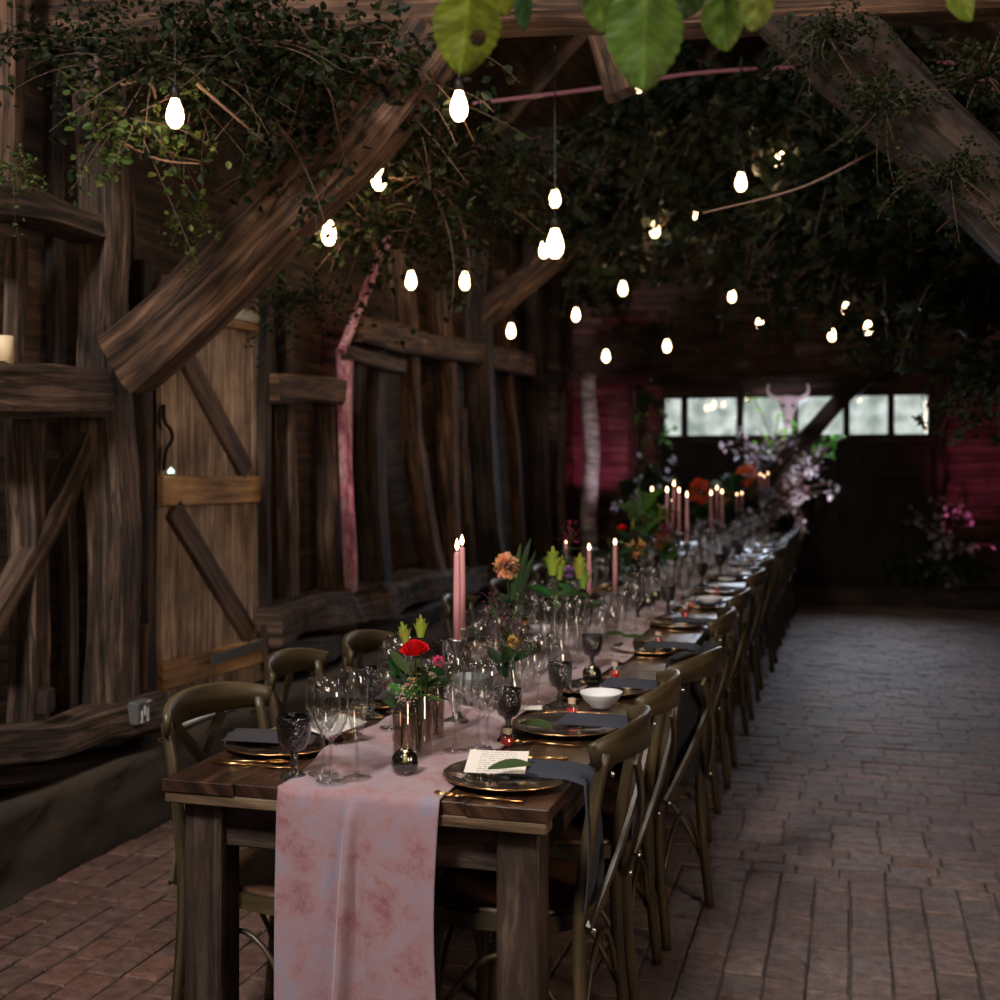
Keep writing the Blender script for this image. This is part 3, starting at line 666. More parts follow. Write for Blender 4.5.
# black garment on the turned chair
def garment():
    mb = MB()
    def fn(u, v):
        a = (u-.5)*2.2; x = .225*math.sin(a); rad = .165 + .0*v
        y = -.13 - .15*math.cos(a)
        zz = v
        if v < .15: y += .06 - .35*v*.4; z = .80 + .6*v
        elif v < .25: z = .892; y += .035 - .5*(v-.15)
        else:
            y += .035; z = .892 - 0*(v); y += .025*math.sin(u*17)*(v-.25); z = .89 - (v-.25)*.60
            x *= 1 - .25*(v-.25)
        return Vector((x, y, z))
    # inner drape only: hangs inside the rail down to the seat
    def f2(u, v):
        a = (u-.5)*2.0; x = .20*math.sin(a); y = -.135 - .125*math.cos(a) + .02*math.sin(u*19 + v*3)*v + .012
        z = .900 + .012*math.sin(u*9) - v*.43
        if v < .06: y -= .035*(1 - v/.06); z = .893 + .012*math.sin(u*9) - .0
        return Vector((x*(1-.2*v), y + v*.05, z))
    return mb.grid(f2, 30, 24)
o = garment().build('black_jacket', M_BLACK, smooth=True); o.location = (-.70, 3.93, 0); o.rotation_euler = (0,0,PI/2-.21)
m = o.modifiers.new('thick', 'SOLIDIFY'); m.thickness = .008; tag(o, 'black garment draped inside the back of the turned third chair', 'jacket')

# ---------- place settings ----------
def make_plate():
    t = thing('charger_plate', '', 'plate')
    MB().lathe([(0,.004),(.09,.004),(.10,.008),(.148,.016),(.152,.017),(.150,.013),(.10,.003),(0,0)], 40).build('plate_body', M_PLATE, t, smooth=True)
    pts = [(.1535*math.cos(2*PI*k/64), .1535*math.sin(2*PI*k/64), .0165 + .0008*math.sin(k*2.1)) for k in range(64)]
    MB().tube(pts, lambda i, N: .0023 + .0010*math.sin(i*1.9), 6, closed=True).build('gold_rim', M_GOLD, t, smooth=True)
    return t
def make_fork():
    t = MB(); t.sweep([(0,-.10,.004),(0,-.02,.005),(0,.03,.008)], lambda i,N: [(-.0035,-.002),(.0035,-.002),(.0035,.002),(-.0035,.002)], (1,0,0))
    t.sweep([(0,.03,.008),(0,.045,.006),(0,.06,.006)], lambda i,N: [(-.003-.008*(i>0),-.0012),(.003+.008*(i>0),-.0012),(.003+.008*(i>0),.0012),(-.003-.008*(i>0),.0012)], (1,0,0))
    for k in range(4): t.sweep([(-.009+.006*k,.06,.006),(-.009+.006*k,.085,.007),(-.009+.006*k,.10,.011)], lambda i,N: [(-.0015,-.001),(.0015,-.001),(.0015,.001),(-.0015,.001)], (1,0,0))
    return t
def make_knife():
    t = MB(); t.sweep([(0,-.11,.005),(0,-.02,.005)], lambda i,N: [(-.005,-.003),(.005,-.003),(.005,.003),(-.005,.003)], (1,0,0))
    t.sweep([(0,-.02,.005),(.002,.06,.005),(0,.11,.005)], lambda i,N: [(-.009+.003*(i==2),-.001),(.008-.006*(i==2),-.0006),(.008-.006*(i==2),.0006),(-.009+.003*(i==2),.001)], (1,0,0))
    return t
def make_spoon():
    t = MB(); t.sweep([(0,-.10,.004),(0,.04,.006)], lambda i,N: [(-.003,-.002),(.003,-.002),(.003,.002),(-.003,.002)], (1,0,0))
    t.grid(lambda u,v: Vector((.019*math.sin(PI*v)*(u-.5)*2, .035+.06*v, .009-.005*math.sin(PI*v)*(1-((u-.5)*2)**2))), 7, 9)
    return t
def make_wine(h=.215, r=.040, flute=False):
    if flute: prof = [(.0,.001),(.032,.001),(.033,.003),(.008,.008),(.004,.02),(.0035,.075),(.006,.088),(.016,.115),(.024,.16),(.0265,.21),(.0255,.245),(.0245,.2455),(.0255,.21),(.023,.16),(.014,.118),(.0,.098)]
    else: prof = [(.0,.001),(.034,.001),(.035,.003),(.010,.008),(.0045,.02),(.004,.085),(.008,.095),(.024,.108),(.037,.135),(.041,.160),(.039,.195),(.035,.222),(.0342,.2222),(.038,.195),(.040,.160),(.036,.136),(.022,.110),(.0,.100)]
    return MB().lathe(prof, 26)
def make_goblet():
    t = thing('dark_goblet', '', 'goblet')
    MB().lathe([(.012,.062),(.028,.070),(.038,.092),(.042,.118),(.043,.142),(.042,.150),(.040,.150),(.041,.140),(.040,.118),(.036,.094),(.026,.074),(0,.068)], 30, wob=lambda k, z: 1 + .018*((k + int(z*180)) % 2)).build('bowl', G_DARK, t, smooth=True)
    MB().lathe([(0,0),(.034,0),(.036,.004),(.022,.010),(.010,.016),(.008,.024),(.014,.032),(.008,.040),(.010,.054),(.013,.063),(0,.064)], 20).build('stem', G_DARK, t, smooth=True)
    return t
def make_bowl():
    return MB().lathe([(0,.004),(.028,.004),(.03,0),(.034,.0),(.036,.006),(.055,.022),(.068,.045),(.070,.050),(.067,.050),(.052,.026),(.03,.010),(0,.009)], 32)
def make_redbottle():
    t = thing('favour_bottle', '', 'bottle')
    MB().lathe([(0,0),(.015,0),(.017,.003),(.017,.028),(0,.028)], 16).build('red_filling', plain('red_preserve', (.45,.015,.012), .15, Emission_Strength=0.0), t, smooth=True)
    MB().lathe([(.018,.0),(.018,.034),(.012,.040),(.012,.046)], 16).build('jar', G_CLEAR, t, smooth=True)
    MB().lathe([(0,.060),(.0125,.060),(.0125,.044),(0,.044)], 14).build('lid', plain('cork_lid', (.45,.33,.24), .6), t)
    return t
def make_tealight():
    t = thing('ribbed_tealight', '', 'candle holder')
    MB().lathe([(0,.002),(.022,.001),(.030,.010),(.034,.026),(.031,.044),(.022,.056),(.020,.056),(.028,.044),(.031,.026),(.027,.012),(0,.006)], 36, wob=lambda k, z: 1 + .035*math.cos(k*PI*2/3)).build('glass_holder', G_TEA, t, smooth=True)
    wx = MB().lathe([(0,.007),(.019,.007),(.019,.028),(0,.028)], 16).build('wax', M_IVORY, t)
    MB().lathe([(0,.028),(.004,.032),(.005,.038),(.003,.048),(0,.056)], 10).build('flame', E_FLAME, wx, smooth=True)
    return t
def make_napkin_hang():
    mb = MB()
    def fn(u, v):   # u across (y), v: plate centre -> table edge -> hanging ; local x towards the aisle
        s = v*.50; w = .075 + .035*max(0, (s-.2))/.3; y = (u-.5)*2*w; fold = .005*math.sin(u*11 + v*2)
        if s < .165: return Vector((-.02 + s, y, .026 + .3*abs(fold)))
        if s < .20: q = (s-.165)/.035; return Vector((.145 + .033*q, y, .026 - .008*q + .3*abs(fold)))
        q = s - .20; return Vector((.184 + fold + .01*math.sin(q*9), y + q*.05, .016 - q*.95))
    return mb.grid(fn, 24, 36)
def make_napkin_fold():
    mb = MB()
    mb.grid(lambda u, v: Vector((-.10+.24*v, (u-.5)*.13 + .02*v, .024 + .018*math.sin(PI*u)*(1-.3*v) + .003*math.sin(u*20))), 16, 10)
    return mb
def leafmesh(mb, c, length, width, rz, tilt=.2, col=(.08,.16,.04), fold=.3, pitch=0, lobes=0, n=7, M=None):
    """a folded leaf: two halves about the midrib"""
    M = M or (Matrix.Rotation(rz, 3, 'Z') @ Matrix.Rotation(pitch, 3, 'X') @ Matrix.Rotation(tilt, 3, 'Y')); c = Vector(c); vs = []; fs = []
    for i in range(n):
        t = i/(n-1); w = width/2*math.sin(PI*min(1, t*.93+.04))**.8
        if lobes: w *= 1 + .35*math.sin(t*PI*lobes)
        y = t*length; z = -.12*length*t*t
        vs += [c + M @ Vector((-w, y, z + fold*w)), c + M @ Vector((0, y, z)), c + M @ Vector((w, y, z + fold*w))]
    for i in range(n-1):
        b = i*3; fs += [(b, b+1, b+4, b+3), (b+1, b+2, b+5, b+4)]
    mb.add(vs, fs, None, col)
G0, G1 = 'place settings on the aisle side', 'place settings on the wall side'
plate = make_plate(); goblet = make_goblet(); rb = make_redbottle(); tl = make_tealight()
first = {}
def put(key, maker, loc, rz, label, group=None, name=None, m=None, cat=None, solid=0, scale=None):
    """first use links the object, later uses copy it"""
    if key not in first:
        if m is None: o = maker
        else: o = maker().build(name, m, smooth=True, solid=solid); o['category'] = cat
        first[key] = o
        o.location = loc; o.rotation_euler = (0,0,rz); o['label'] = label
        if group: o['group'] = group
        if scale: o.scale = (scale,)*3 if not isinstance(scale, tuple) else scale
        return o
    o = dup(first[key], loc, rz, label, group, scale)
    if not group and 'group' in o: del o['group']
    return o
prY = [2.675, 3.23, 3.81, 4.67, 5.45, 6.2, 6.95, 7.75, 8.6, 9.4, 10.2, 11.0, 11.8, 12.6]
plY = [2.82, 3.42, 4.0, 4.75, 5.5, 6.25, 7.05, 7.85, 8.6, 9.4, 10.2, 11.0, 11.8, 12.6]
def L(i, what, side):
    return '%s at the %s place from the front on the %s side' % (what, ORD[i], side)
def LG(i, what, side):
    if i < 9: return L(i, what, side), '%s, %s side' % (what.split(' with')[0], side)
    return '%s among the far places on the %s side, beyond the ninth' % (what, side), '%s, %s side' % (what.split(' with')[0], side)
for side, Ys, sx in (('aisle', prY, 1), ('wall', plY, -1)):
    for i, y in enumerate(Ys):
        far = i > 8
        x = TCX + sx*(.325 + R.uniform(-.01,.01)); rz = 0 if sx > 0 else PI
        a, g = LG(i, 'gold rimmed dark plate', side); put('plate', plate, (x, y, TZ+.001), R.random()*6, a, g)
        if sx > 0:
            a, g = LG(i, 'hanging slate napkin', side)
            put('naph', make_napkin_hang, (x, y + .02, TZ), 0, a, g, 'napkin', M_NAVY, 'napkin', .003)
        else:
            a, g = LG(i, 'folded charcoal napkin', side)
            put('napf', make_napkin_fold, (x, y + .01, TZ), PI, a, g, 'napkin', M_NAPKIN, 'napkin', .004)
        a, g = LG(i, 'gold fork', side); put('fork', make_fork, (x - .02*sx, y - sx*(.178 + .02*(i > 0)), TZ+.001), -sx*-PI/2 + R.uniform(-.12,.12), a, g, 'fork', M_GOLD, 'fork')
        a, g = LG(i, 'gold knife', side); put('knife', make_knife, (x - .02*sx, y + sx*.205, TZ+.001), sx*PI/2 + R.uniform(-.12,.12), a, g, 'knife', M_GOLD, 'knife')
        if i < 8:
            a, g = LG(i, 'gold spoon', side); put('spoon', make_spoon, (x + .0, y + sx*.175, TZ+.001), sx*PI/2 + R.uniform(-.15,.15), a, g, 'spoon', M_GOLD, 'spoon')
# cards with a magnolia leaf
def card_mb():
    mb = MB(); mb.grid(lambda u, v: Vector(((u-.5)*.14, (v-.5)*.10, .002+.006*(u-.5)**2)), 4, 4); return mb
c0 = card_mb().build('menu_card', M_CARD, smooth=True, loc=(0,0,0)); c0.location = P(497, 757, 2.78); c0.location.z = TZ + .040; c0.rotation_euler = (.30, .0, .15)
tag(c0, 'printed cream menu card leaning on the nearest aisle side plate', 'card')
lf0 = MB(); leafmesh(lf0, (0,0,0), .10, .05, 0, .1, (.05,.09,.03), .25, n=9); 
lfo = lf0.build('magnolia_leaf', M_LEAF, smooth=True); tag(lfo, 'dark green leaf with pale midrib on the nearest aisle side plate', 'leaf'); q = onZ(488, 769, TZ+.045); lfo.location = q; lfo.rotation_euler = (.25, .1, -PI/2+.1)
for i, (px, py) in enumerate([(520, 723), (603, 634), (580, 683), (622, 637)]):
    if i == 2: continue
    d = lfo.copy(); C.objects.link(d); d.location = onZ(px, py, TZ+.035); d.rotation_euler = (.1, .1, -PI/2 + R.uniform(-.4,.4))
    d['label'] = ['dark green leaf on the second aisle side plate', 'green leaf on the fourth aisle side plate', '', 'small green leaf further along by the fourth plate'][i]
d = c0.copy(); C.objects.link(d); d.location = Vector((-1.28, 2.86, TZ+.055)); d.rotation_euler = (.1, -.1, 1.2); d['label'] = 'cream menu card on the nearest wall side place'
d = c0.copy(); C.objects.link(d); d.location = onZ(530, 708, TZ+.02); d.rotation_euler = (.05, 0, .3); d.scale = (.5,.5,.5); d['label'] = 'small cream place card by the second dark goblet'
# goblets
def Tp(px, py, z=TZ+.002): return onZ(px, py, z)
rg = [(508, 738), (560, 706), (592, 672), (638, 622), (668, 613), (702, 585), (720, 574), (739, 562)]
for i, (px, py) in enumerate(rg):
    put('goblet', goblet, Tp(px, py), 0, '%s smoked goblet from the front on the aisle side' % ORD[i].capitalize(), 'smoked goblets', scale=.88)
lg = [(294, 777), (371, 717), (0,0)]
for i, y in enumerate([2.62, 3.2, 3.8, 4.5, 5.2, 6.0, 6.8, 7.6, 8.4, 9.2]):
    p = Tp(*lg[i]) if i < 2 else Vector((-1.30, y, TZ+.002))
    put('goblet', goblet, p, 0, '%s smoked goblet from the front on the wall side' % ORD[i].capitalize(), 'smoked goblets', scale=.95)
for k in range(12):
    put('goblet', goblet, Vector((TCX + (.20 if k % 2 else -.22), 8.6 + k*.36, TZ+.002)), 0, 'smoked goblet in the far half of the table', 'far smoked goblets')
# clear glasses, near ones one by one
wg = [((323, 774), 'clear wine glass at the table front, left of a matching one'), ((331, 781), 'clear wine glass nearest the table front'),
      ((478, 748), 'clear wine glass left of the first aisle side goblet'), ((487, 752), 'clear wine glass touching the first aisle side goblet'),
      ((538, 708), 'clear wine glass left of the second aisle side goblet'), ((392, 728), 'clear wine glass behind the red rose vase'),
      ((398, 712), 'clear wine glass on the wall side behind the rose'), ((478, 690), 'clear wine glass right of the pink tapers')]
for (px, py), lab in wg: put('wine', make_wine, Tp(px, py, TOP if 277 < px < 520 else TZ+.003), 0, lab, 'clear wine glasses', 'wine_glass', G_CLEAR, 'glass')
fg = [((357, 777), 'clear champagne flute at the table front'), ((455, 750), 'clear champagne flute left of the wine glasses at centre'),
      ((521, 706), 'clear champagne flute right of the purple flowers'), ((568, 668), 'clear champagne flute behind the second goblet'), ((556, 664), 'clear champagne flute left of the green buds'),
      ((578, 662), 'clear champagne flute before the third goblet'), ((546, 672), 'clear champagne flute beside the white bowl at centre'), ((497, 690), 'clear champagne flute by the long trailing flowers')]
for (px, py), lab in fg: put('flute', lambda: make_wine(flute=True), Tp(px, py, TOP), 0, lab, 'champagne flutes', 'champagne_flute', G_CLEAR, 'glass')
for i in range(44):
    y = 4.2 + i*.195; sx = 1 if i % 2 else -1; x = TCX + sx*R.uniform(.10, .26)
    if i % 4 < 2: put('wine', None, Vector((x, y, TZ+.006)), 0, 'clear wine glass in the crowded middle and far stretch of the table', 'far wine glasses', scale=R.uniform(.93,1.03))
    else: put('flute', None, Vector((x, y, TZ+.006)), 0, 'clear champagne flute in the crowded middle and far stretch', 'far champagne flutes', scale=R.uniform(.93,1.03))
for (px, py), lab in (((601, 707), 'white china bowl between the first and second aisle chairs'), ((710, 606), 'white china bowl further down the aisle side'), ((470, 690), 'white china bowl behind the pink tapers'), ((544, 637), 'white china bowl in the middle of the glasses')):
    put('bowl', make_bowl, Tp(px, py, TZ+.004), 0, lab, 'white bowls', 'china_bowl', M_CHINA, 'bowl', scale=.92)
for k in range(9):
    put('bowl', None, Vector((TCX + .36, 7.35 + k*.62, TZ+.02)), 0, 'small white dish at the far aisle side places', 'far white dishes', scale=(.8,.8,.5))
reds = [(572, 717), (615, 678), (658, 645), (685, 617), (692, 608), (717, 594), (737, 578), (754, 566), (785, 545), (507, 745), (330, 743)]
for i, (px, py) in enumerate(reds):
    labs = ['by the second aisle plate', 'by the third aisle plate', 'by the fourth aisle plate', 'by the fifth aisle chair', 'beyond the fifth aisle chair', 'sixth along the aisle side', 'seventh along the aisle side', 'eighth along the aisle side', 'last one visible on the aisle side', 'beside the nearest menu card', 'on the wall side front plate']
    put('red', rb, Tp(px, py), R.random()*3, 'tiny red favour bottle ' + labs[i], 'red favour bottles', scale=.9 if i != 9 else (1,1,.7))
tls = [((405, 773), 'dark ribbed tealight at the front of the runner'), ((592, 683), 'dark ribbed tealight beside the third goblet'), ((648, 607), 'glowing ribbed tealight behind the fourth goblet'), ((655, 600), 'second glowing tealight behind the fourth goblet'), ((762, 545), 'dark tealight far down the runner'), ((533, 655), 'dark tealight beside the green buds')]
for (px, py), lab in tls: put('tea', tl, Tp(px, py, TOP), 0, lab, 'ribbed tealights', scale=.95)

# ---------- tapers and their sticks ----------
def make_stick():     # silver cup on a glass column and a silver foot
    t = thing('candlestick', '', 'candlestick')
    MB().lathe([(0,.0),(.044,.0),(.046,.004),(.030,.010),(.014,.016),(.012,.030),(0,.030)], 24).build('foot', M_SILVER, t, smooth=True)
    MB().lathe([(.0,.03),(.012,.03),(.013,.12),(.012,.19),(.0,.19)], 18).build('glass_column', G_CLEAR, t, smooth=True)
    MB().lathe([(0,.186),(.010,.186),(.013,.200),(.020,.222),(.026,.236),(.027,.242),(.018,.241),(.012,.236),(0,.236)], 24).build('cup', M_SILVER, t, smooth=True)
    return t
def make_candle(h=.27):
    t = thing('taper_candle', '', 'candle')
    wx = MB().lathe([(0,0),(.0105,0),(.0105,h*.5),(.009,h-.01),(.006,h),(0,h)], 14).build('wax', M_CANDLE, t, smooth=True)
    MB().tube([(0,0,h-.002),(.001,0,h+.010)], .001, 5).build('wick', M_IRON, wx)
    MB().lathe([(0,h+.004),(.005,h+.010),(.0065,h+.018),(.004,h+.030),(0,h+.042)], 10).build('flame', E_FLAME, wx, smooth=True)
    return t
stick = make_stick(); taper = make_candle()
def candleset(px, py_flame, d, hstick, hcandle, lab, pts=None):
    """stick under a taper whose flame tip is at the given spot"""
    p = P(px, py_flame, d); s = hstick/.242; hc = p.z - .042*hcandle/.27 - (TZ + .006) - hstick + .005
    put('stick', stick, Vector((p.x, p.y, TZ+.006)), 0, 'candlestick of the ' + lab, 'candlesticks', scale=(1, 1, s))
    put('taper', taper, Vector((p.x, p.y, TZ + .006 + hstick - .006)), R.random()*6, lab, 'pink tapers', scale=(1, 1, (p.z - TZ - hstick)/(.312)))
candleset(457, 538, 3.38, .235, .27, 'front tall pink taper, nearest the camera')
candleset(462, 534, 3.62, .235, .27, 'tall pink taper just behind the front one')
for px, py, d, hs, lab in ((566, 541, 6.3, .25, 'pink taper half hidden by the purple spray'), (589, 543, 5.35, .12, 'pink taper above the curled iron holder'), (615, 538, 5.5, .14, 'pink taper right of the one on the curled holder'),
    (652, 486, 7.4, .34, 'leftmost pink taper of the tall middle cluster'), (667, 486, 6.9, .30, 'second pink taper of the tall middle cluster'), (673, 497, 7.6, .28, 'shortest taper inside the tall middle cluster'), (674, 480, 7.1, .34, 'tallest pink taper of the middle cluster'),
    (679, 487, 7.0, .33, 'fourth pink taper of the tall middle cluster'), (687, 491, 6.9, .28, 'rightmost pink taper of the tall middle cluster'),
    (711, 490, 8.3, .27, 'left taper of the three before the windows'), (717, 485, 8.5, .32, 'tallest taper of the three before the windows'), (722, 489, 8.4, .30, 'right taper of the three before the windows'),
    (737, 493, 10.0, .36, 'left far taper beside the orange flower'), (742, 492, 10.1, .36, 'right far taper beside the orange flower'), (760, 473, 11.6, .50, 'left taper of the farthest trio'), (764, 475, 11.5, .48, 'middle taper of the farthest trio'), (768, 472, 11.6, .50, 'right taper of the farthest trio')):
    candleset(px, py, d, hs, .27, lab)
# curled iron holder
p = P(589, 620, 5.35); p.z = TZ+.006
t = thing('curled_holder', 'black wrought holder with curled arm under the pink taper', 'candle holder', p)
MB().tube(poly([(-.09,0,.09),(-.05,0,.125),(0,0,.13),(.06,0,.125),(.10,0,.08),(.09,0,.05),(.07,0,.06)], 30), .004, 6).build('curled_arm', M_IRON, t, smooth=True)
MB().lathe([(.0,.13),(.03,.135),(.036,.15),(.034,.15),(.0,.14)], 16).build('drip_pan', M_IRON, t, smooth=True)
MB().lathe([(0,0),(.03,0),(.03,.004),(.004,.01),(.004,.13)], 14, c=(.10,0,0)).build('foot', M_IRON, t, smooth=True)

# ---------- vases and flowers ----------
def make_cyl():
    return MB().lathe([(0,.0),(.027,.0),(.028,.004),(.028,.150),(.026,.152),(.0255,.150),(.0255,.012),(0,.010)], 28)
def make_bottle():
    return MB().lathe([(0,0),(.026,0),(.029,.01),(.030,.07),(.024,.095),(.012,.115),(.011,.150),(.014,.155),(.010,.155),(.010,.115),(.022,.094),(.027,.07),(.026,.01),(0,.008)], 26)
FC = 0
def bunch(base, spec, label, name='flower_bunch', cat='flowers', scale=1.0):
    """spec: list of (kind, dx, dy, height, size, colour); stems start in the vase at base"""
    t = thing(name, label, cat, base); rnd = random.Random(int(base[0]*1000+base[1]*777))
    st = MB(); lv = MB()
    for kind, dx, dy, h, sz, col in spec:
        tip = Vector((dx, dy, h)); mid = Vector((dx*.25, dy*.25, h*.55)); s0 = Vector((rnd.uniform(-.01,.01), rnd.uniform(-.01,.01), .012))
        pts = arc3(s0, mid, tip, 10); st.tube(pts, .0016 if kind != 'spike' else .001, 5, c3=(.05,.11,.03))
        q = MB()
        up = (tip - mid).normalized(); Rz = Vector((0,0,1)).rotation_difference(up).to_matrix()
        if kind == 'rose':
            for ring, (n, r0, op) in enumerate(((4, .30, .15), (5, .55, .35), (6, .8, .6), (7, 1.0, .85))):
                for k in range(n):
                    a = 2*PI*k/n + ring*.7
                    def pf(u, v, a=a, r0=r0, op=op, ring=ring):
                        th = a + (u-.5)*2*PI/n*1.5; rr = sz*(.15 + (r0-.15)*math.sin(v*PI/2)*(1+.12*math.sin(u*6)) ); z = sz*(-.2 + (1.15 - op*.75)*v - .10*(v > .9)*op)
                        return tip + Rz @ Vector((rr*math.cos(th), rr*math.sin(th), z))
                    c = tuple(x*rnd.uniform(.8,1.15) for x in col); q.grid(pf, 5, 5, c3=c)
            q.build('rose_head', M_PETAL, t, smooth=True)
        elif kind == 'bud':            # protea / tulip-like bud of upright pointed bracts
            for ring in range(3):
                for k in range(6):
                    a = 2*PI*k/6 + ring*.5; cc = tuple(x*rnd.uniform(.75,1.2) for x in col)
                    Mx = Rz @ Matrix.Rotation(a, 3, 'Z') @ Matrix.Rotation(1.66 - .14*ring, 3, 'X')
                    leafmesh(q, tip + Rz @ Matrix.Rotation(a, 3, 'Z') @ Vector((0, sz*(.06 + .12*ring), -sz*.3)), sz*(2.2 - .35*ring), sz*.62, 0, 0, cc, .55, M=Mx, n=6)
            q.build('bud', M_PETAL, t, smooth=True)
        elif kind == 'puff':           # carnation / cluster
            for k in range(150):
                v = Vector((rnd.gauss(0,1), rnd.gauss(0,1), rnd.gauss(0,1))).normalized(); cc = tuple(x*rnd.uniform(.6,1.25) for x in col)
                pc = tip + v*sz*rnd.uniform(.5,1); Mx = Vector((0,1,0)).rotation_difference(v).to_matrix()
                leafmesh(q, pc, sz*.32, sz*.34, 0, 0, cc, .4, M=Mx, n=4)
            q.build('flower_head', M_PETAL, t, smooth=True)
        elif kind == 'spray':          # many tiny florets on side twigs
            for k in range(60):
                v = Vector((rnd.gauss(0,.5), rnd.gauss(0,.5), rnd.uniform(-1,1)))*sz; cc = tuple(x*rnd.uniform(.6,1.3) for x in col)
                q.lathe([(0,-.002),(.0035,0),(0,.003)], 5, tip + v, c3=cc)
                if k % 4 == 0: st.tube([tip*.9, tip + v], .0006, 4, c3=(.05,.09,.03))
            q.build('florets', M_PETAL, t, smooth=True)
        elif kind == 'spike':          # grassy leaf
            Mx = Vector((0,1,0)).rotation_difference(up).to_matrix()
            leafmesh(lv, tip - up*sz*.8, sz, sz*.12, 0, 0, tuple(x*rnd.uniform(.6,1.3) for x in col), .3, M=Mx, n=7)
        elif kind == 'leaf':
            for k in range(7):
                a = rnd.random()*6.3; v = Vector((math.cos(a)*.8, math.sin(a)*.8, rnd.uniform(-.2,1))).normalized()
                Mx = Vector((0,1,0)).rotation_difference(v).to_matrix()
                leafmesh(lv, mid.lerp(tip, rnd.uniform(.3,1)), sz*rnd.uniform(.7,1.2), sz*.38, 0, 0, tuple(x*rnd.uniform(.5,1.4) for x in col), .3, M=Mx, n=6)
    st.build('stems', M_LEAF, t, smooth=True)
    if lv.v: lv.build('leaves', M_LEAF, t, smooth=True)
    return t
GR = (.05,.11,.025); DG = (.022,.055,.016); YG = (.30,.36,.05); RED = (.62,.008,.012); ORG = (.75,.12,.035); PCH = (.75,.36,.18); PUR = (.14,.03,.07); CRM = (.55,.50,.33); PNK = (.65,.05,.18)
vb = lambda px, py: Tp(px, py, TOP)
b1 = vb(404, 762); b2 = vb(421, 755); b3 = vb(435, 737)
put('cyl', make_cyl, b1, 0, 'clear cylinder vase nearest the ribbed tealight', 'cylinder vases', 'glass_vase', G_BROWN, 'vase')
put('cyl', None, b2, 0, 'clear cylinder vase with the red rose, just behind the front one', 'cylinder vases')
put('cyl', None, b3, 0, 'third cylinder vase, tucked behind the rose vase', 'cylinder vases', scale=.9)
bunch(b2, [('rose', .0, -.045, .262, .036, RED), ('bud', -.04, 0, .28, .026, YG), ('bud', -.008, .02, .295, .026, YG), ('leaf', -.03, 0, .20, .07, GR), ('leaf', .01, .02, .19, .06, DG), ('leaf', -.05, .02, .19, .07, DG), ('spike', -.07, 0, .24, .12, DG)], 'red rose with yellow-green protea buds at the front of the table')
bunch(b1, [('spray', .005, -.01, .165, .025, (.55,.40,.30)), ('leaf', -.01, 0, .15, .05, DG)], 'small beige blossoms in the front cylinder vase')
bunch(b3, [('puff', .01, 0, .20, .014, PNK), ('spray', -.015, 0, .17, .03, CRM), ('leaf', .03, .02, .17, .06, DG), ('leaf', .01, .0, .14, .06, DG)], 'magenta bud and cream sprigs behind the red rose')
def vbunch(px, py, spec, lab, sc_=1, kind='bottle'):
    p = vb(px, py)
    if kind == 'bottle': put('bot', make_bottle, p, 0, 'clear bottle vase holding the ' + lab, 'bottle vases', 'bottle_vase', G_CLEAR, 'vase', scale=sc_)
    else: put('cyl', None, p, 0, 'clear cylinder vase holding the ' + lab, 'cylinder vases', scale=sc_)
    bunch(p, spec, lab)
vbunch(512, 712, [('spray', -.05, -.02, .30, .05, PUR), ('spray', -.02, 0, .26, .05, PUR), ('spray', .02, 0, .22, .045, PUR), ('leaf', 0, 0, .2, .07, DG), ('leaf', -.03, 0, .14, .07, DG), ('puff', .01, -.03, .21, .016, (.5,.35,.08))], 'dark purple trailing flowers left of the second goblet')
vbunch(512, 668, [('puff', -.02, 0, .36, .042, PCH), ('spike', .02, 0, .40, .20, DG), ('spike', .05, 0, .42, .20, DG), ('spike', .0, .02, .36, .18, DG), ('spike', .07, -.02, .38, .18, DG), ('leaf', 0, 0, .26, .09, DG)], 'peach carnation with dark spiky leaves')
vbunch(553, 662, [('bud', 0, 0, .33, .048, YG), ('bud', .02, .02, .31, .04, YG), ('leaf', 0, 0, .26, .09, GR), ('puff', .06, 0, .33, .02, (.22,.09,.28))], 'big yellow-green bud in front of the lone taper')
vbunch(580, 650, [('bud', 0, 0, .29, .045, (.36,.38,.06)), ('leaf', 0, 0, .2, .10, GR), ('bud', .01, .01, .25, .04, (.20,.30,.05))], 'second yellow-green bud left of the curled holder')
vbunch(567, 625, [('spray', .02, 0, .42, .05, (.50,.06,.14)), ('leaf', -.02, 0, .34, .10, DG), ('leaf', .02, 0, .26, .10, DG)], 'dark foliage with thin pink tendrils')
vbunch(626, 610, [('rose', -.02, 0, .40, .030, RED), ('puff', .05, 0, .31, .045, (.72,.40,.14)), ('leaf', 0, 0, .28, .12, DG), ('leaf', .06, 0, .36, .12, DG), ('leaf', -.05, 0, .3, .12, DG), ('spike', .03, 0, .42, .2, (.14,.10,.02))], 'small red rose and peach dahlia with dark leaves', 1.1)
vbunch(644, 595, [('leaf', 0, 0, .50, .16, GR), ('leaf', -.05, 0, .46, .16, GR), ('leaf', .06, 0, .46, .16, GR), ('leaf', .0, .03, .54, .14, GR), ('spike', -.03, 0, .56, .25, GR), ('spike', .05, 0, .55, .25, GR), ('puff', 0, -.03, .40, .05, GR)], 'large green leafy bush left of the tall tapers', 1.2)
vbunch(663, 590, [('puff', .0, 0, .28, .05, (.55,.22,.10)), ('puff', .03, 0, .23, .05, (.12,.26,.05)), ('bud', -.02, 0, .42, .04, YG), ('puff', .01, 0, .35, .028, (.4,.04,.20)), ('leaf', 0, 0, .22, .12, GR)], 'orange and green pompon flowers below the tall tapers', 1.1)
vbunch(700, 560, [('puff', .0, 0, .52, .085, ORG), ('leaf', -.04, 0, .40, .14, DG), ('leaf', .08, 0, .42, .14, DG), ('puff', .12, 0, .56, .04, (.5,.6,.62))], 'bright orange flower between the taper groups', 1.2)
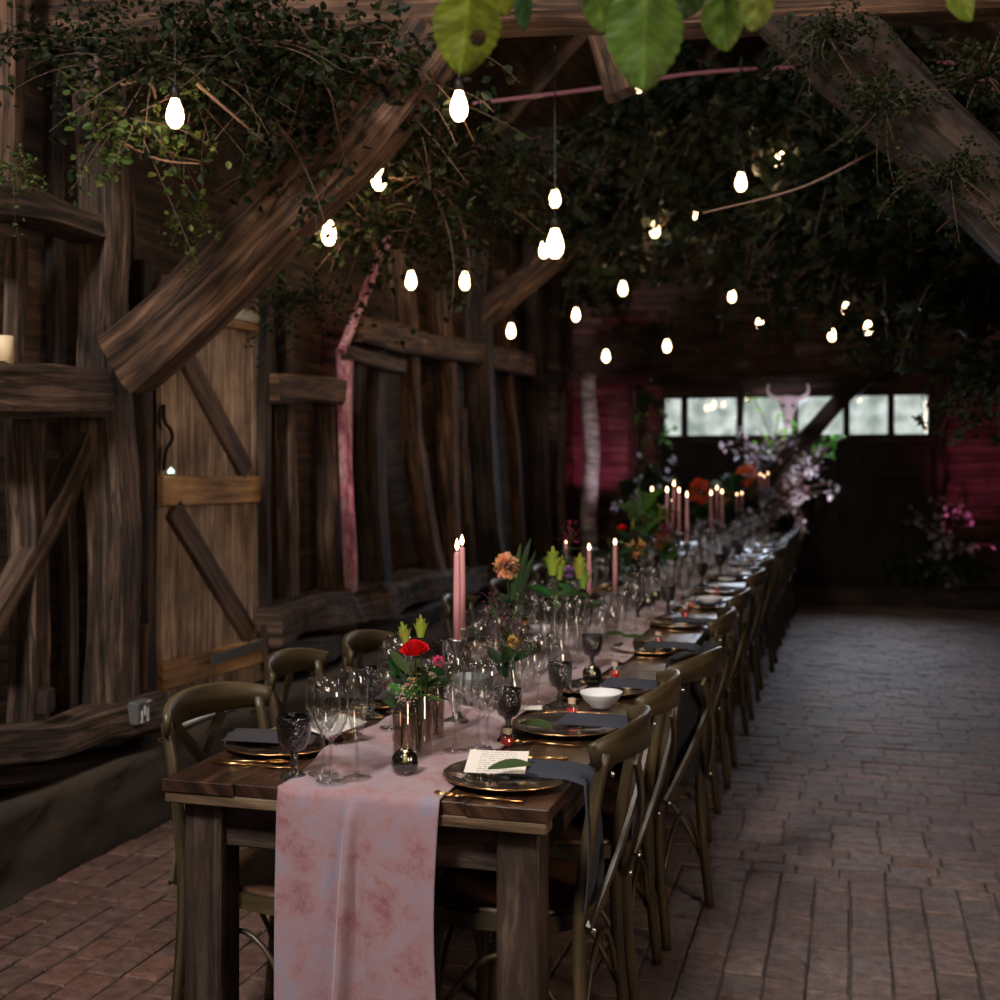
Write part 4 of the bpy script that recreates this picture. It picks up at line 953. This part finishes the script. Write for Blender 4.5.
vbunch(735, 545, [('puff', .1, 0, .62, .09, ORG), ('leaf', 0, 0, .5, .2, DG), ('leaf', .1, 0, .56, .2, DG), ('puff', -.1, 0, .45, .07, (.35,.18,.04))], 'burnt orange flowers by the far tapers', 1.3)
vbunch(765, 535, [('puff', .0, 0, .62, .08, PUR), ('puff', .15, 0, .75, .08, (.4,.12,.04)), ('leaf', 0, 0, .6, .22, DG), ('leaf', .1, 0, .7, .2, DG), ('leaf', -.2, 0, .5, .2, DG)], 'dark flowers under the farthest trio of tapers', 1.3)
for k, (px, py) in enumerate(((447, 700), (535, 640), (601, 640), (612, 632), (690, 575), (684, 590), (526, 690), (560, 690))):
    put('bot', None, vb(px, py), R.random(), 'empty clear bottle vase, %s along the runner' % ORD[k], 'empty bottle vases', scale=R.uniform(1.0, 1.35))
# ---------- hanging bulbs ----------
def make_bulb():
    t = thing('hanging_bulb', '', 'bulb')
    MB().lathe([(0,-.125),(.014,-.122),(.027,-.105),(.031,-.085),(.027,-.060),(.017,-.035),(.013,-.022),(0,-.02)], 16).build('glowing_bulb', E_BULB, t, smooth=True)
    MB().lathe([(.0,.022),(.008,.022),(.016,.010),(.017,-.024),(.0,-.026)], 12).build('socket', M_IRON, t, smooth=True)
    MB().tube([(0,0,.02),(0,0,.6)], .0028, 5).build('cord', M_CORD, t)
    return t
bulb = make_bulb()
BL = [(175,92,3.7,'largest bulb glowing among leaves at the upper left'), (459,84,4.0,'bulb half hidden behind the yellow-green hazel leaf'), (379,160,4.9,'bulb tucked in leaves above the big curved brace'), (329,215,4.9,'bulb beside the upper part of the curved brace'),
 (411,267,6.6,'bulb in leaves above the pink strut'), (465,268,6.8,'bulb hanging clear right of the pink strut'), (511,320,8.2,'low bulb by the second brace foot'), (555,185,6.6,'upper bulb of the pair at the centre'), (555,222,4.7,'large pear shaped bulb at the centre'),
 (544,238,7.4,'small bulb touching the large centre bulb'), (576,305,9.2,'bulb left of the gable, on a long cord'), (623,278,8.4,'bulb before the gable, upper left'), (606,347,9.8,'lowest bulb above the pink boards'), (667,337,9.8,'low bulb above the left end of the windows'),
 (636,80,7.5,'tiny bulb under the big hazel leaf'), (653,107,7.0,'small bulb right of the big hazel leaf'), (741,168,6.4,'bright bulb at the centre of the right foliage'), (780,147,6.8,'bulb peeping through the right foliage, upper'), (719,188,9.5,'small bulb low left of the bright right one'), (698,204,8.4,'bulb on the left edge of the right foliage'),
 (655,218,7.6,'speckled bulb behind leaves at centre right'), (762,243,10.0,'bulb above the pink topped gable upright'), (732,287,9.8,'bulb left of the pink topped gable upright'), (760,313,9.8,'lower bulb beside the pink topped gable upright'), (832,326,9.8,'low bulb right of the gable upright'), (855,245,8.6,'bulb dotted behind the right foliage'),
 (868,318,8.6,'amber glowing bulb at lower right foliage'), (846,300,10.5,'dim small bulb near the amber one'), (889,261,9.5,'tiny bulb on the far right foliage'), (693,120,9,'')]
for i, (px, py, d, lab) in enumerate(BL):
    if not lab: continue
    p = P(px, py, d); put('bulb', bulb, p, R.random()*6, lab, 'hanging filament bulbs', scale=((.9,)*3 if i == 0 else (1,1,1)) if i != 8 else (1.15,1.15,1.15))

# ---------- foliage ----------
def spray_mesh(seed, n_tw, n_lf, lsz, kind, cols, droop=.25, R_=.5):
    """branching twigs from one point with leaves set along them; returns (twigs, leaves)"""
    rnd = random.Random(seed); tw = MB(); lv = MB()
    for k in range(n_tw):
        dirv = Vector((rnd.gauss(0,1), rnd.gauss(0,1), rnd.gauss(0,.55))).normalized(); L_ = R_*rnd.uniform(.45, 1.1)
        a = dirv*rnd.uniform(0,.12); b = a + dirv*L_*.55 + Vector((rnd.uniform(-.1,.1), rnd.uniform(-.1,.1), rnd.uniform(-.05,.12)))*R_*2
        c = a + dirv*L_ + Vector((0,0,-droop*L_*rnd.uniform(.3,1.6)))
        pts = arc3(a, b, c, 9)
        tw.tube(pts, lambda i, N: .0042*(1-.75*i/(N-1)), 4)
        for j in range(n_lf):
            t = rnd.uniform(.12, 1.02); i0 = min(7, int(t*8)); q = pts[i0].lerp(pts[i0+1], min(1, t*8-i0))
            v = Vector((rnd.gauss(0,1), rnd.gauss(0,1), rnd.gauss(-.35,.8))).normalized(); q = q + Vector((rnd.gauss(0,1), rnd.gauss(0,1), rnd.gauss(0,1)))*R_*.06
            s = lsz*rnd.uniform(.55, 1.25); base = rnd.choice(cols); k2 = rnd.uniform(.55, 1.45); col = (base[0]*k2, base[1]*k2, base[2]*k2)
            side = v.cross(Vector((rnd.gauss(0,1), rnd.gauss(0,1), rnd.gauss(0,1)))).normalized(); nrm = side.cross(v)
            if kind == 0:   # rounded small leaf
                o5 = [(0,0,0),(-.36,.35,.08),(-.30,.75,.06),(0,1.05,-.08),(.30,.75,.06),(.36,.35,.08)]; fs = [(0,3,2,1),(0,5,4,3)]
            else:           # three-lobed maple or hop leaf
                o5 = [(0,0,0),(-.55,.15,.08),(-.30,.42,.03),(-.48,.78,.1),(-.16,.68,.02),(0,1.15,-.1),(.16,.68,.02),(.48,.78,.1),(.30,.42,.03),(.55,.15,.08)]
                fs = [(0,2,1),(0,5,4,2),(2,4,3),(0,8,6,5),(8,7,6),(0,9,8)]
            lv.add([q + side*x*s + v*y*s + nrm*z*s for x, y, z in o5], fs, None, col)
    return tw, lv
DKc = [(.013,.022,.008), (.009,.016,.007), (.018,.027,.009), (.028,.034,.011)]
WMc = [(.014,.022,.009), (.010,.017,.008), (.024,.024,.010), (.012,.020,.011)]
protos = []
def make_spray(idx, seed, ntw, nlf, lsz, kind, cols, droop, R_):
    t = thing('leafy_branch', '', 'foliage'); tw, lv = spray_mesh(seed, ntw, nlf, lsz, kind, cols, droop, R_)
    tw.build('twigs', M_TWIG, t); lv.build('leaves', M_LEAF, t); return t
SP = {'a': make_spray(0, 11, 32, 25, .042, 0, DKc, .25, .5), 'b': make_spray(1, 12, 34, 28, .040, 0, DKc, .4, .5), 'c': make_spray(2, 13, 34, 30, .062, 1, WMc, .5, .55),
      'd': make_spray(3, 14, 40, 34, .068, 1, WMc, .7, .6), 'e': make_spray(4, 15, 16, 20, .045, 0, [(.06,.10,.025),(.10,.13,.03)], .3, .42), 'f': make_spray(5, 16, 30, 30, .06, 1, [(.02,.045,.02),(.03,.06,.02),(.05,.10,.03)], .8, .5)}
FO = [ # px, py, depth, kind, scale(x,y,z)
 (75,50,4.2,'a',.62,'dark leaves beside the top of the tall post'), (155,70,3.9,'b',.75,'leafy branch around the largest bulb'), (225,45,3.9,'a',.85,'dense dark leaves right of the largest bulb'), (320,50,4.1,'b',.95,'dense leaves over the top of the curved brace'),
 (130,118,3.8,'e',.72,'lit yellow-green leaves left of the largest bulb'), (15,165,3.7,'e',.32,'few dark leaves at the left picture edge'), (270,110,4.2,'a',.8,'dark foliage above the middle of the curved brace'), (385,95,4.5,'b',1.0,'hanging foliage behind the hazel leaf'),
 (430,175,4.9,'a',1.0,'dark foliage hanging between the brace and the centre bulbs'), (370,225,5.1,'b',.85,'foliage hanging in front of the pink strut'), (465,215,5.6,'a',.85,'leaves hanging over the left of the table'), (300,205,4.6,'e',.55,'thin leafy twigs across the curved brace'),
 (515,160,6.2,'b',.8,'dark leaves left of the centre bulb pair'), (190,215,4.1,'e',.33,'small sprig below the largest bulb'), (300,300,5.6,'b',.55,'dark ivy hanging beside the door top'), (350,160,5.0,'b',.9,'dark leaf mass behind the bulb over the brace'),
 (640,130,5.2,'c',.8,'lobed leaves under the big hazel leaf'), (620,215,6.4,'d',.85,'lobed foliage right of the centre bulbs'), (700,110,4.9,'c',.95,'lobed foliage at upper centre right'), (760,95,4.7,'d',.8,'drooping leaves below the tie beam, right of centre'),
 (690,185,6.0,'d',1.0,'dark hanging mass left of the bright right bulb'), (770,190,5.2,'c',1.0,'dark leaves around the bright right bulb'), (840,160,4.8,'d',1.0,'large drooping mass of leaves right of centre'), (830,235,5.2,'c',.8,'hanging foliage above the low right bulbs'),
 (905,225,4.5,'d',1.0,'large dark mass of leaves below the right brace'), (985,250,4.3,'c',.95,'leaves at the right picture edge'), (945,290,5.0,'d',.62,'lower hanging leaves at the right'), (880,60,4.0,'c',.45,'brownish leaves caught on the right brace top'),
 (965,110,4.4,'c',.55,'leaves over the right brace near the picture edge'), (600,285,8.4,'d',.5,'foliage in front of the left side of the gable'), (650,335,11.5,'b',.9,'ivy along the wall above the windows, left'), (1000,370,6.0,'d',.6,'lowest dark leaves at the right edge'),
 (890,330,7.2,'d',.5,'foliage above the right end of the windows'), (815,290,9.5,'b',.6,'foliage right of the pink topped upright'), (885,105,3.75,'a',.42,'leafy sprig over the middle of the right brace'), (950,175,3.75,'b',.42,'leafy sprig over the lower right brace'), (825,35,3.75,'b',.42,'leafy sprig at the head of the right brace'), (985,70,3.8,'a',.45,'dark leaves above the right brace near the edge'),
 (650,480,13.0,'f',.7,'ivy climbing the end wall left of the windows'), (700,500,13.0,'f',.9,'ivy below the left windows'), (745,500,13.1,'f',.9,'ivy under the bull skull'), (640,560,12.4,'f',.8,'bushy ivy right of the foot of the birch trunk'),
 (905,560,12.9,'f',.5,'dark ivy right of the windows'), (950,560,12.6,'f',.75,'leafy plant standing by the right end of the wall'), (650,400,13.2,'f',.4,'ivy framing the left end of the window strip'), (950,370,13.0,'f',.6,'ivy hanging at the right end of the window strip'), (700,530,12.8,'f',1.2,'dark shrub behind the table far end')]
TR = {}
used = set()
for i, (px, py, d, k, s, lab) in enumerate(FO):
    if px > 560 and k in 'cd' and 45 < py < 350 and i < 35:
        f = 1.42; d, s = d*f, s*f*.92
    p = P(px, py, d); o = SP[k]
    if d > 12: p.y = min(p.y, YE - .42*s)
    if k in used: o = dup(SP[k])
    used.add(k); o.location = p; o.rotation_euler = (0, 0, R.random()*6.3); o.scale = (s, s, s*.9); o['label'] = lab; o['group'] = 'leafy branches'
# bare twigs catching the bulb light
for i, (pts, lab) in enumerate(((((118,88),(150,90),(165,150),(200,163)), 'bare looping twig under the largest bulb'), (((195,85),(235,118),(262,140)), 'bare straight twig right of the largest bulb'), (((118,138),(160,158),(200,162)), 'low bare twig left of the curved brace'), (((995,195),(965,208),(935,232)), 'bare curved twig at the right edge'), (((880,150),(800,190),(700,215)), 'long bare branch inside the right foliage'))):
    d = 3.75 if i < 3 else 4.4; q = [P(a, b, d + .1*j) for j, (a, b) in enumerate(pts)]
    tag(MB().tube(poly(q, 24, .02, i), lambda k, N: .006*(1-.5*k/N), 5).build('bare_twig', plain('pale_twig', (.22,.13,.09), .7), smooth=True, loc=q[0]), lab, 'twig')

# big hazel leaves near the camera
def hazel(px, py, d, L_, W_, ang, lab, col, seed, hole=False, tilt=.35):
    rnd = random.Random(seed); t = thing('hazel_leaf', lab, 'leaf', P(px, py, d), 0, 'large hazel leaves at the top'); mb = MB(); nu, nv = 41, 50
    dirv = Matrix.Rotation(A, 3, 'Z')
    def fn(u, v):
        s = (u-.5)*2; w = W_/2*(math.sin(PI*(v*.94+.05))**.55)*(1 - .35*v**2)*(1 + .08*abs(math.sin(v*PI*9)) ) ; x = s*w; y = v*L_
        zc = .10*W_*abs(s) + .03*L_*math.sin(v*16 - abs(s)*5)*.28 - .16*L_*v*v
        q = Vector((x, zc, -y + .12*abs(s)*L_*-.1)); q = Matrix.Rotation(ang, 3, 'Y') @ (Matrix.Rotation(tilt, 3, 'X') @ q)
        return dirv @ q
    b = len(mb.v); cc = []
    mb.grid(fn, nu, nv)
    for j in range(nv):
        for i in range(nu):
            s = abs(i/(nu-1)-.5)*2; v = j/(nv-1); vein = 1.0 + .45*(s < .05) + .30*(abs(((v*9 - s*2.2) % 1) - .5) < .1)
            nn = 1 + .45*noise.noise(Vector((i*.13+seed, j*.11, seed)))
            cc.append(tuple(k*vein*nn for k in col))
    mb.col = cc
    if hole:
        keep = [k for k, f in enumerate(mb.f) if ((sum(i % nu for i in f)/4/(nu-1) - .70)/.12)**2 + ((sum(i//nu for i in f)/4/(nv-1) - .56)/.10)**2 > 1]
        mb.f = [mb.f[k] for k in keep]; mb.uv = [mb.uv[k] for k in keep]
    mb.build('blade', M_BIGLEAF, t, smooth=True)
    MB().tube([dirv @ (Matrix.Rotation(ang, 3, 'Y') @ Vector(p)) for p in ((0,0,.06),(0,.003,.02),(0,0,-.004))], .0022, 6).build('stalk', M_TWIG, t, smooth=True)
hazel(470, -12, 1.65, .112, .098, .12, 'yellow-green hazel leaf with a hole, top centre left', (0.190,0.230,0.022), 1, True)
hazel(647, -18, 1.60, .138, .108, .02, 'biggest mid-green hazel leaf at the top centre', (0.110,0.190,0.030), 2, tilt=.25)
hazel(598, -14, 1.70, .062, .05, -.12, 'small hazel leaf left of the biggest one', (0.100,0.170,0.025), 3)
hazel(722, -8, 1.75, .082, .066, -.12, 'hazel leaf right of the biggest one', (0.090,0.150,0.020), 4)
hazel(762, -14, 1.72, .062, .05, .2, 'pale small hazel leaf behind the right one', (0.150,0.190,0.030), 5)
hazel(522, -16, 1.8, .066, .03, -.05, 'narrow dark hazel leaf seen edge on', (0.030,0.070,0.020), 6)
hazel(955, -18, 1.8, .062, .045, -.5, 'hazel leaf tip at the top right', (0.125,0.180,0.020), 7)
hazel(497, -20, 1.75, .05, .045, -.3, 'leaf tip beside the leaf with a hole', (0.175,0.190,0.020), 8)
hazel(690, -14, 1.9, .05, .06, .3, 'dark hazel leaf between the larger ones', (0.025,0.050,0.010), 9)

bp = [P(400, -75, 1.7), P(470, -48, 1.67), P(600, -52, 1.68), P(722, -40, 1.75), P(860, -60, 1.8), P(960, -50, 1.82), P(1080, -110, 1.9)]
tag(MB().tube(poly(bp, 40, .01, 2) + [P(1130, -260, 2.6), P(1150, -420, 3.4)], lambda i, N: .005 + .003*i/N, 6).build('hazel_branch', M_TWIG, smooth=True, loc=bp[0]), 'slender branch the large hazel leaves hang from', 'branch')

# ---------- end wall dressing ----------
def skull():
    p = P(788, 399, 13.0); t = thing('bull_skull', 'bleached bull skull with horns hung before the end windows', 'skull', p, A*.3)
    mb = MB(); prof = [(.02,-.62,.05),(.065,-.58,.06),(.085,-.42,.075),(.10,-.30,.09),(.16,-.14,.11),(.175,-.04,.12),(.14,.04,.11),(.05,.07,.05)]
    vs = []; n = 14
    for wx, z, dy in prof:
        for k in range(n): a = 2*PI*k/n; vs.append((wx*math.cos(a), dy*math.sin(a), z*.72))
    fs = [(i*n+k, i*n+(k+1) % n, (i+1)*n+(k+1) % n, (i+1)*n+k) for i in range(len(prof)-1) for k in range(n)] + [tuple(range(n))[::-1], tuple((len(prof)-1)*n+k for k in range(n))]
    mb.add(vs, fs); mb.build('skull_bone', M_BONE, t, smooth=True)
    for s in (-1, 1):
        MB().tube(poly([(s*.10,0,.0),(s*.22,-.01,.01),(s*.33,-.03,.07),(s*.36,-.05,.15),(s*.33,-.06,.22)], 16), lambda i, N: .045*(1 - .8*i/(N-1)), 10).build('horn', M_BONE, t, smooth=True)
        MB().lathe([(0,-.02),(.03,-.01),(.028,.01),(0,.015)], 12, (s*.085,-.095,-.10), Matrix.Rotation(PI/2, 3, 'X')).build('eye_socket', M_BLACK, t, smooth=True)
skull(); bpy.data.objects['bull_skull'].scale = (.6,.6,.74)
q = [P(748, 500, 12.2), P(782, 458, 12.3), P(822, 424, 12.4), P(856, 388, 12.5), P(892, 358, 12.6)]
tag(MB().tube(poly(q, 26, .06, 3), lambda i, N: .105 - .03*i/N, 10).build('leaning_trunk', W_OLDD, smooth=True, loc=q[0]), 'leaning dark tree trunk crossing the end windows', 'tree trunk')
q = [P(590, 588, 12.9), P(591, 480, 12.9), P(589, 372, 12.9)]
tag(MB().tube(poly(q, 22, .05, 5), lambda i, N: .095 - .012*i/N, 12).build('birch_trunk', W_BIRCH, smooth=True, loc=q[0]), 'pale birch trunk standing at the left of the end wall', 'tree trunk')
q = [P(974, 540, 12.9), P(972, 470, 12.9), P(970, 400, 12.9)]
tag(MB().tube(poly(q, 20, .06, 8), lambda i, N: .045, 10).build('birch_trunk', W_BIRCH, smooth=True, loc=q[0]), 'thin pale birch stem at the right of the end wall', 'tree trunk')
# white flowering branches behind the table end
def blossom(px, py, d, s, n, lab, col, seed):
    rnd = random.Random(seed); t = thing('blossom_branch', lab, 'foliage', P(px, py, d)); tw = MB(); fl = MB()
    for k in range(n):
        v = Vector((rnd.gauss(0,.7), rnd.gauss(0,.4), rnd.gauss(.1,.8)))*s; tw.tube(arc3((0,0,-s*.3), v*.5 + Vector((0,0,.1*s)), v, 6), .006, 4)
        for j in range(5):
            p_ = v*rnd.uniform(.5,1.05); vv = Vector((rnd.gauss(0,1), rnd.gauss(0,1), rnd.gauss(0,1))).normalized()
            kk = rnd.uniform(.5,1.2); leafmesh(fl, p_ + vv*.02, .06*rnd.uniform(.6,1.4), .045, 0, 0, tuple(c*kk for c in col), .3, M=Vector((0,1,0)).rotation_difference(vv).to_matrix(), n=4)
    tw.build('twigs', M_BIRCH if False else M_TWIG, t); fl.build('blossoms', M_PETAL, t)
blossom(785, 488, 12.3, .42, 60, 'whitish blossom cloud behind the far end of the table', (.75,.68,.74), 31)
blossom(770, 470, 12.6, .4, 30, 'pinkish blossom sprigs around the leaning trunk', (.7,.4,.5), 32)
blossom(640, 515, 12.6, .3, 20, 'scattered pale leaves right of the birch trunk', (.5,.48,.6), 33)
blossom(945, 545, 12.5, .35, 34, 'white flowering plant at the right end of the wall', (.6,.6,.68), 34)
blossom(822, 448, 12.9, .3, 10, 'bright green sprigs under the right windows', (.18,.55,.08), 35)
blossom(775, 440, 12.9, .3, 12, 'yellow-green sprigs under the skull', (.30,.6,.08), 36)
blossom(655, 430, 13.2, .25, 8, 'small green sprig at the left end of the windows', (.2,.5,.1), 37)
for i, (px, py, d, s, lab) in enumerate(((915, 596, 12.9, .7, 'pale clay pot on the floor at the far right'), (958, 600, 12.6, 1.0, 'dark plant pot below the white flowering plant'))):
    p = onZ(px, py, 0); p = P(px, 599, d); p.z = 0
    MB_ = lambda: MB().lathe([(0,0),(.10,0),(.13,.22),(.14,.22),(.14,.26),(.12,.26),(.11,.22),(0,.20)], 22)
    put('pot', MB_, p, 0, lab, None, 'plant_pot', M_TERRA, 'plant pot', scale=s)
# dark timber staging along the foot of the end wall
tag(MB().box((.55, YE-.30, .10), (2.4, .34, .20), bev=.01).build('timber_bench', W_OLDD), 'low dark timber bench along the foot of the end wall', 'bench')
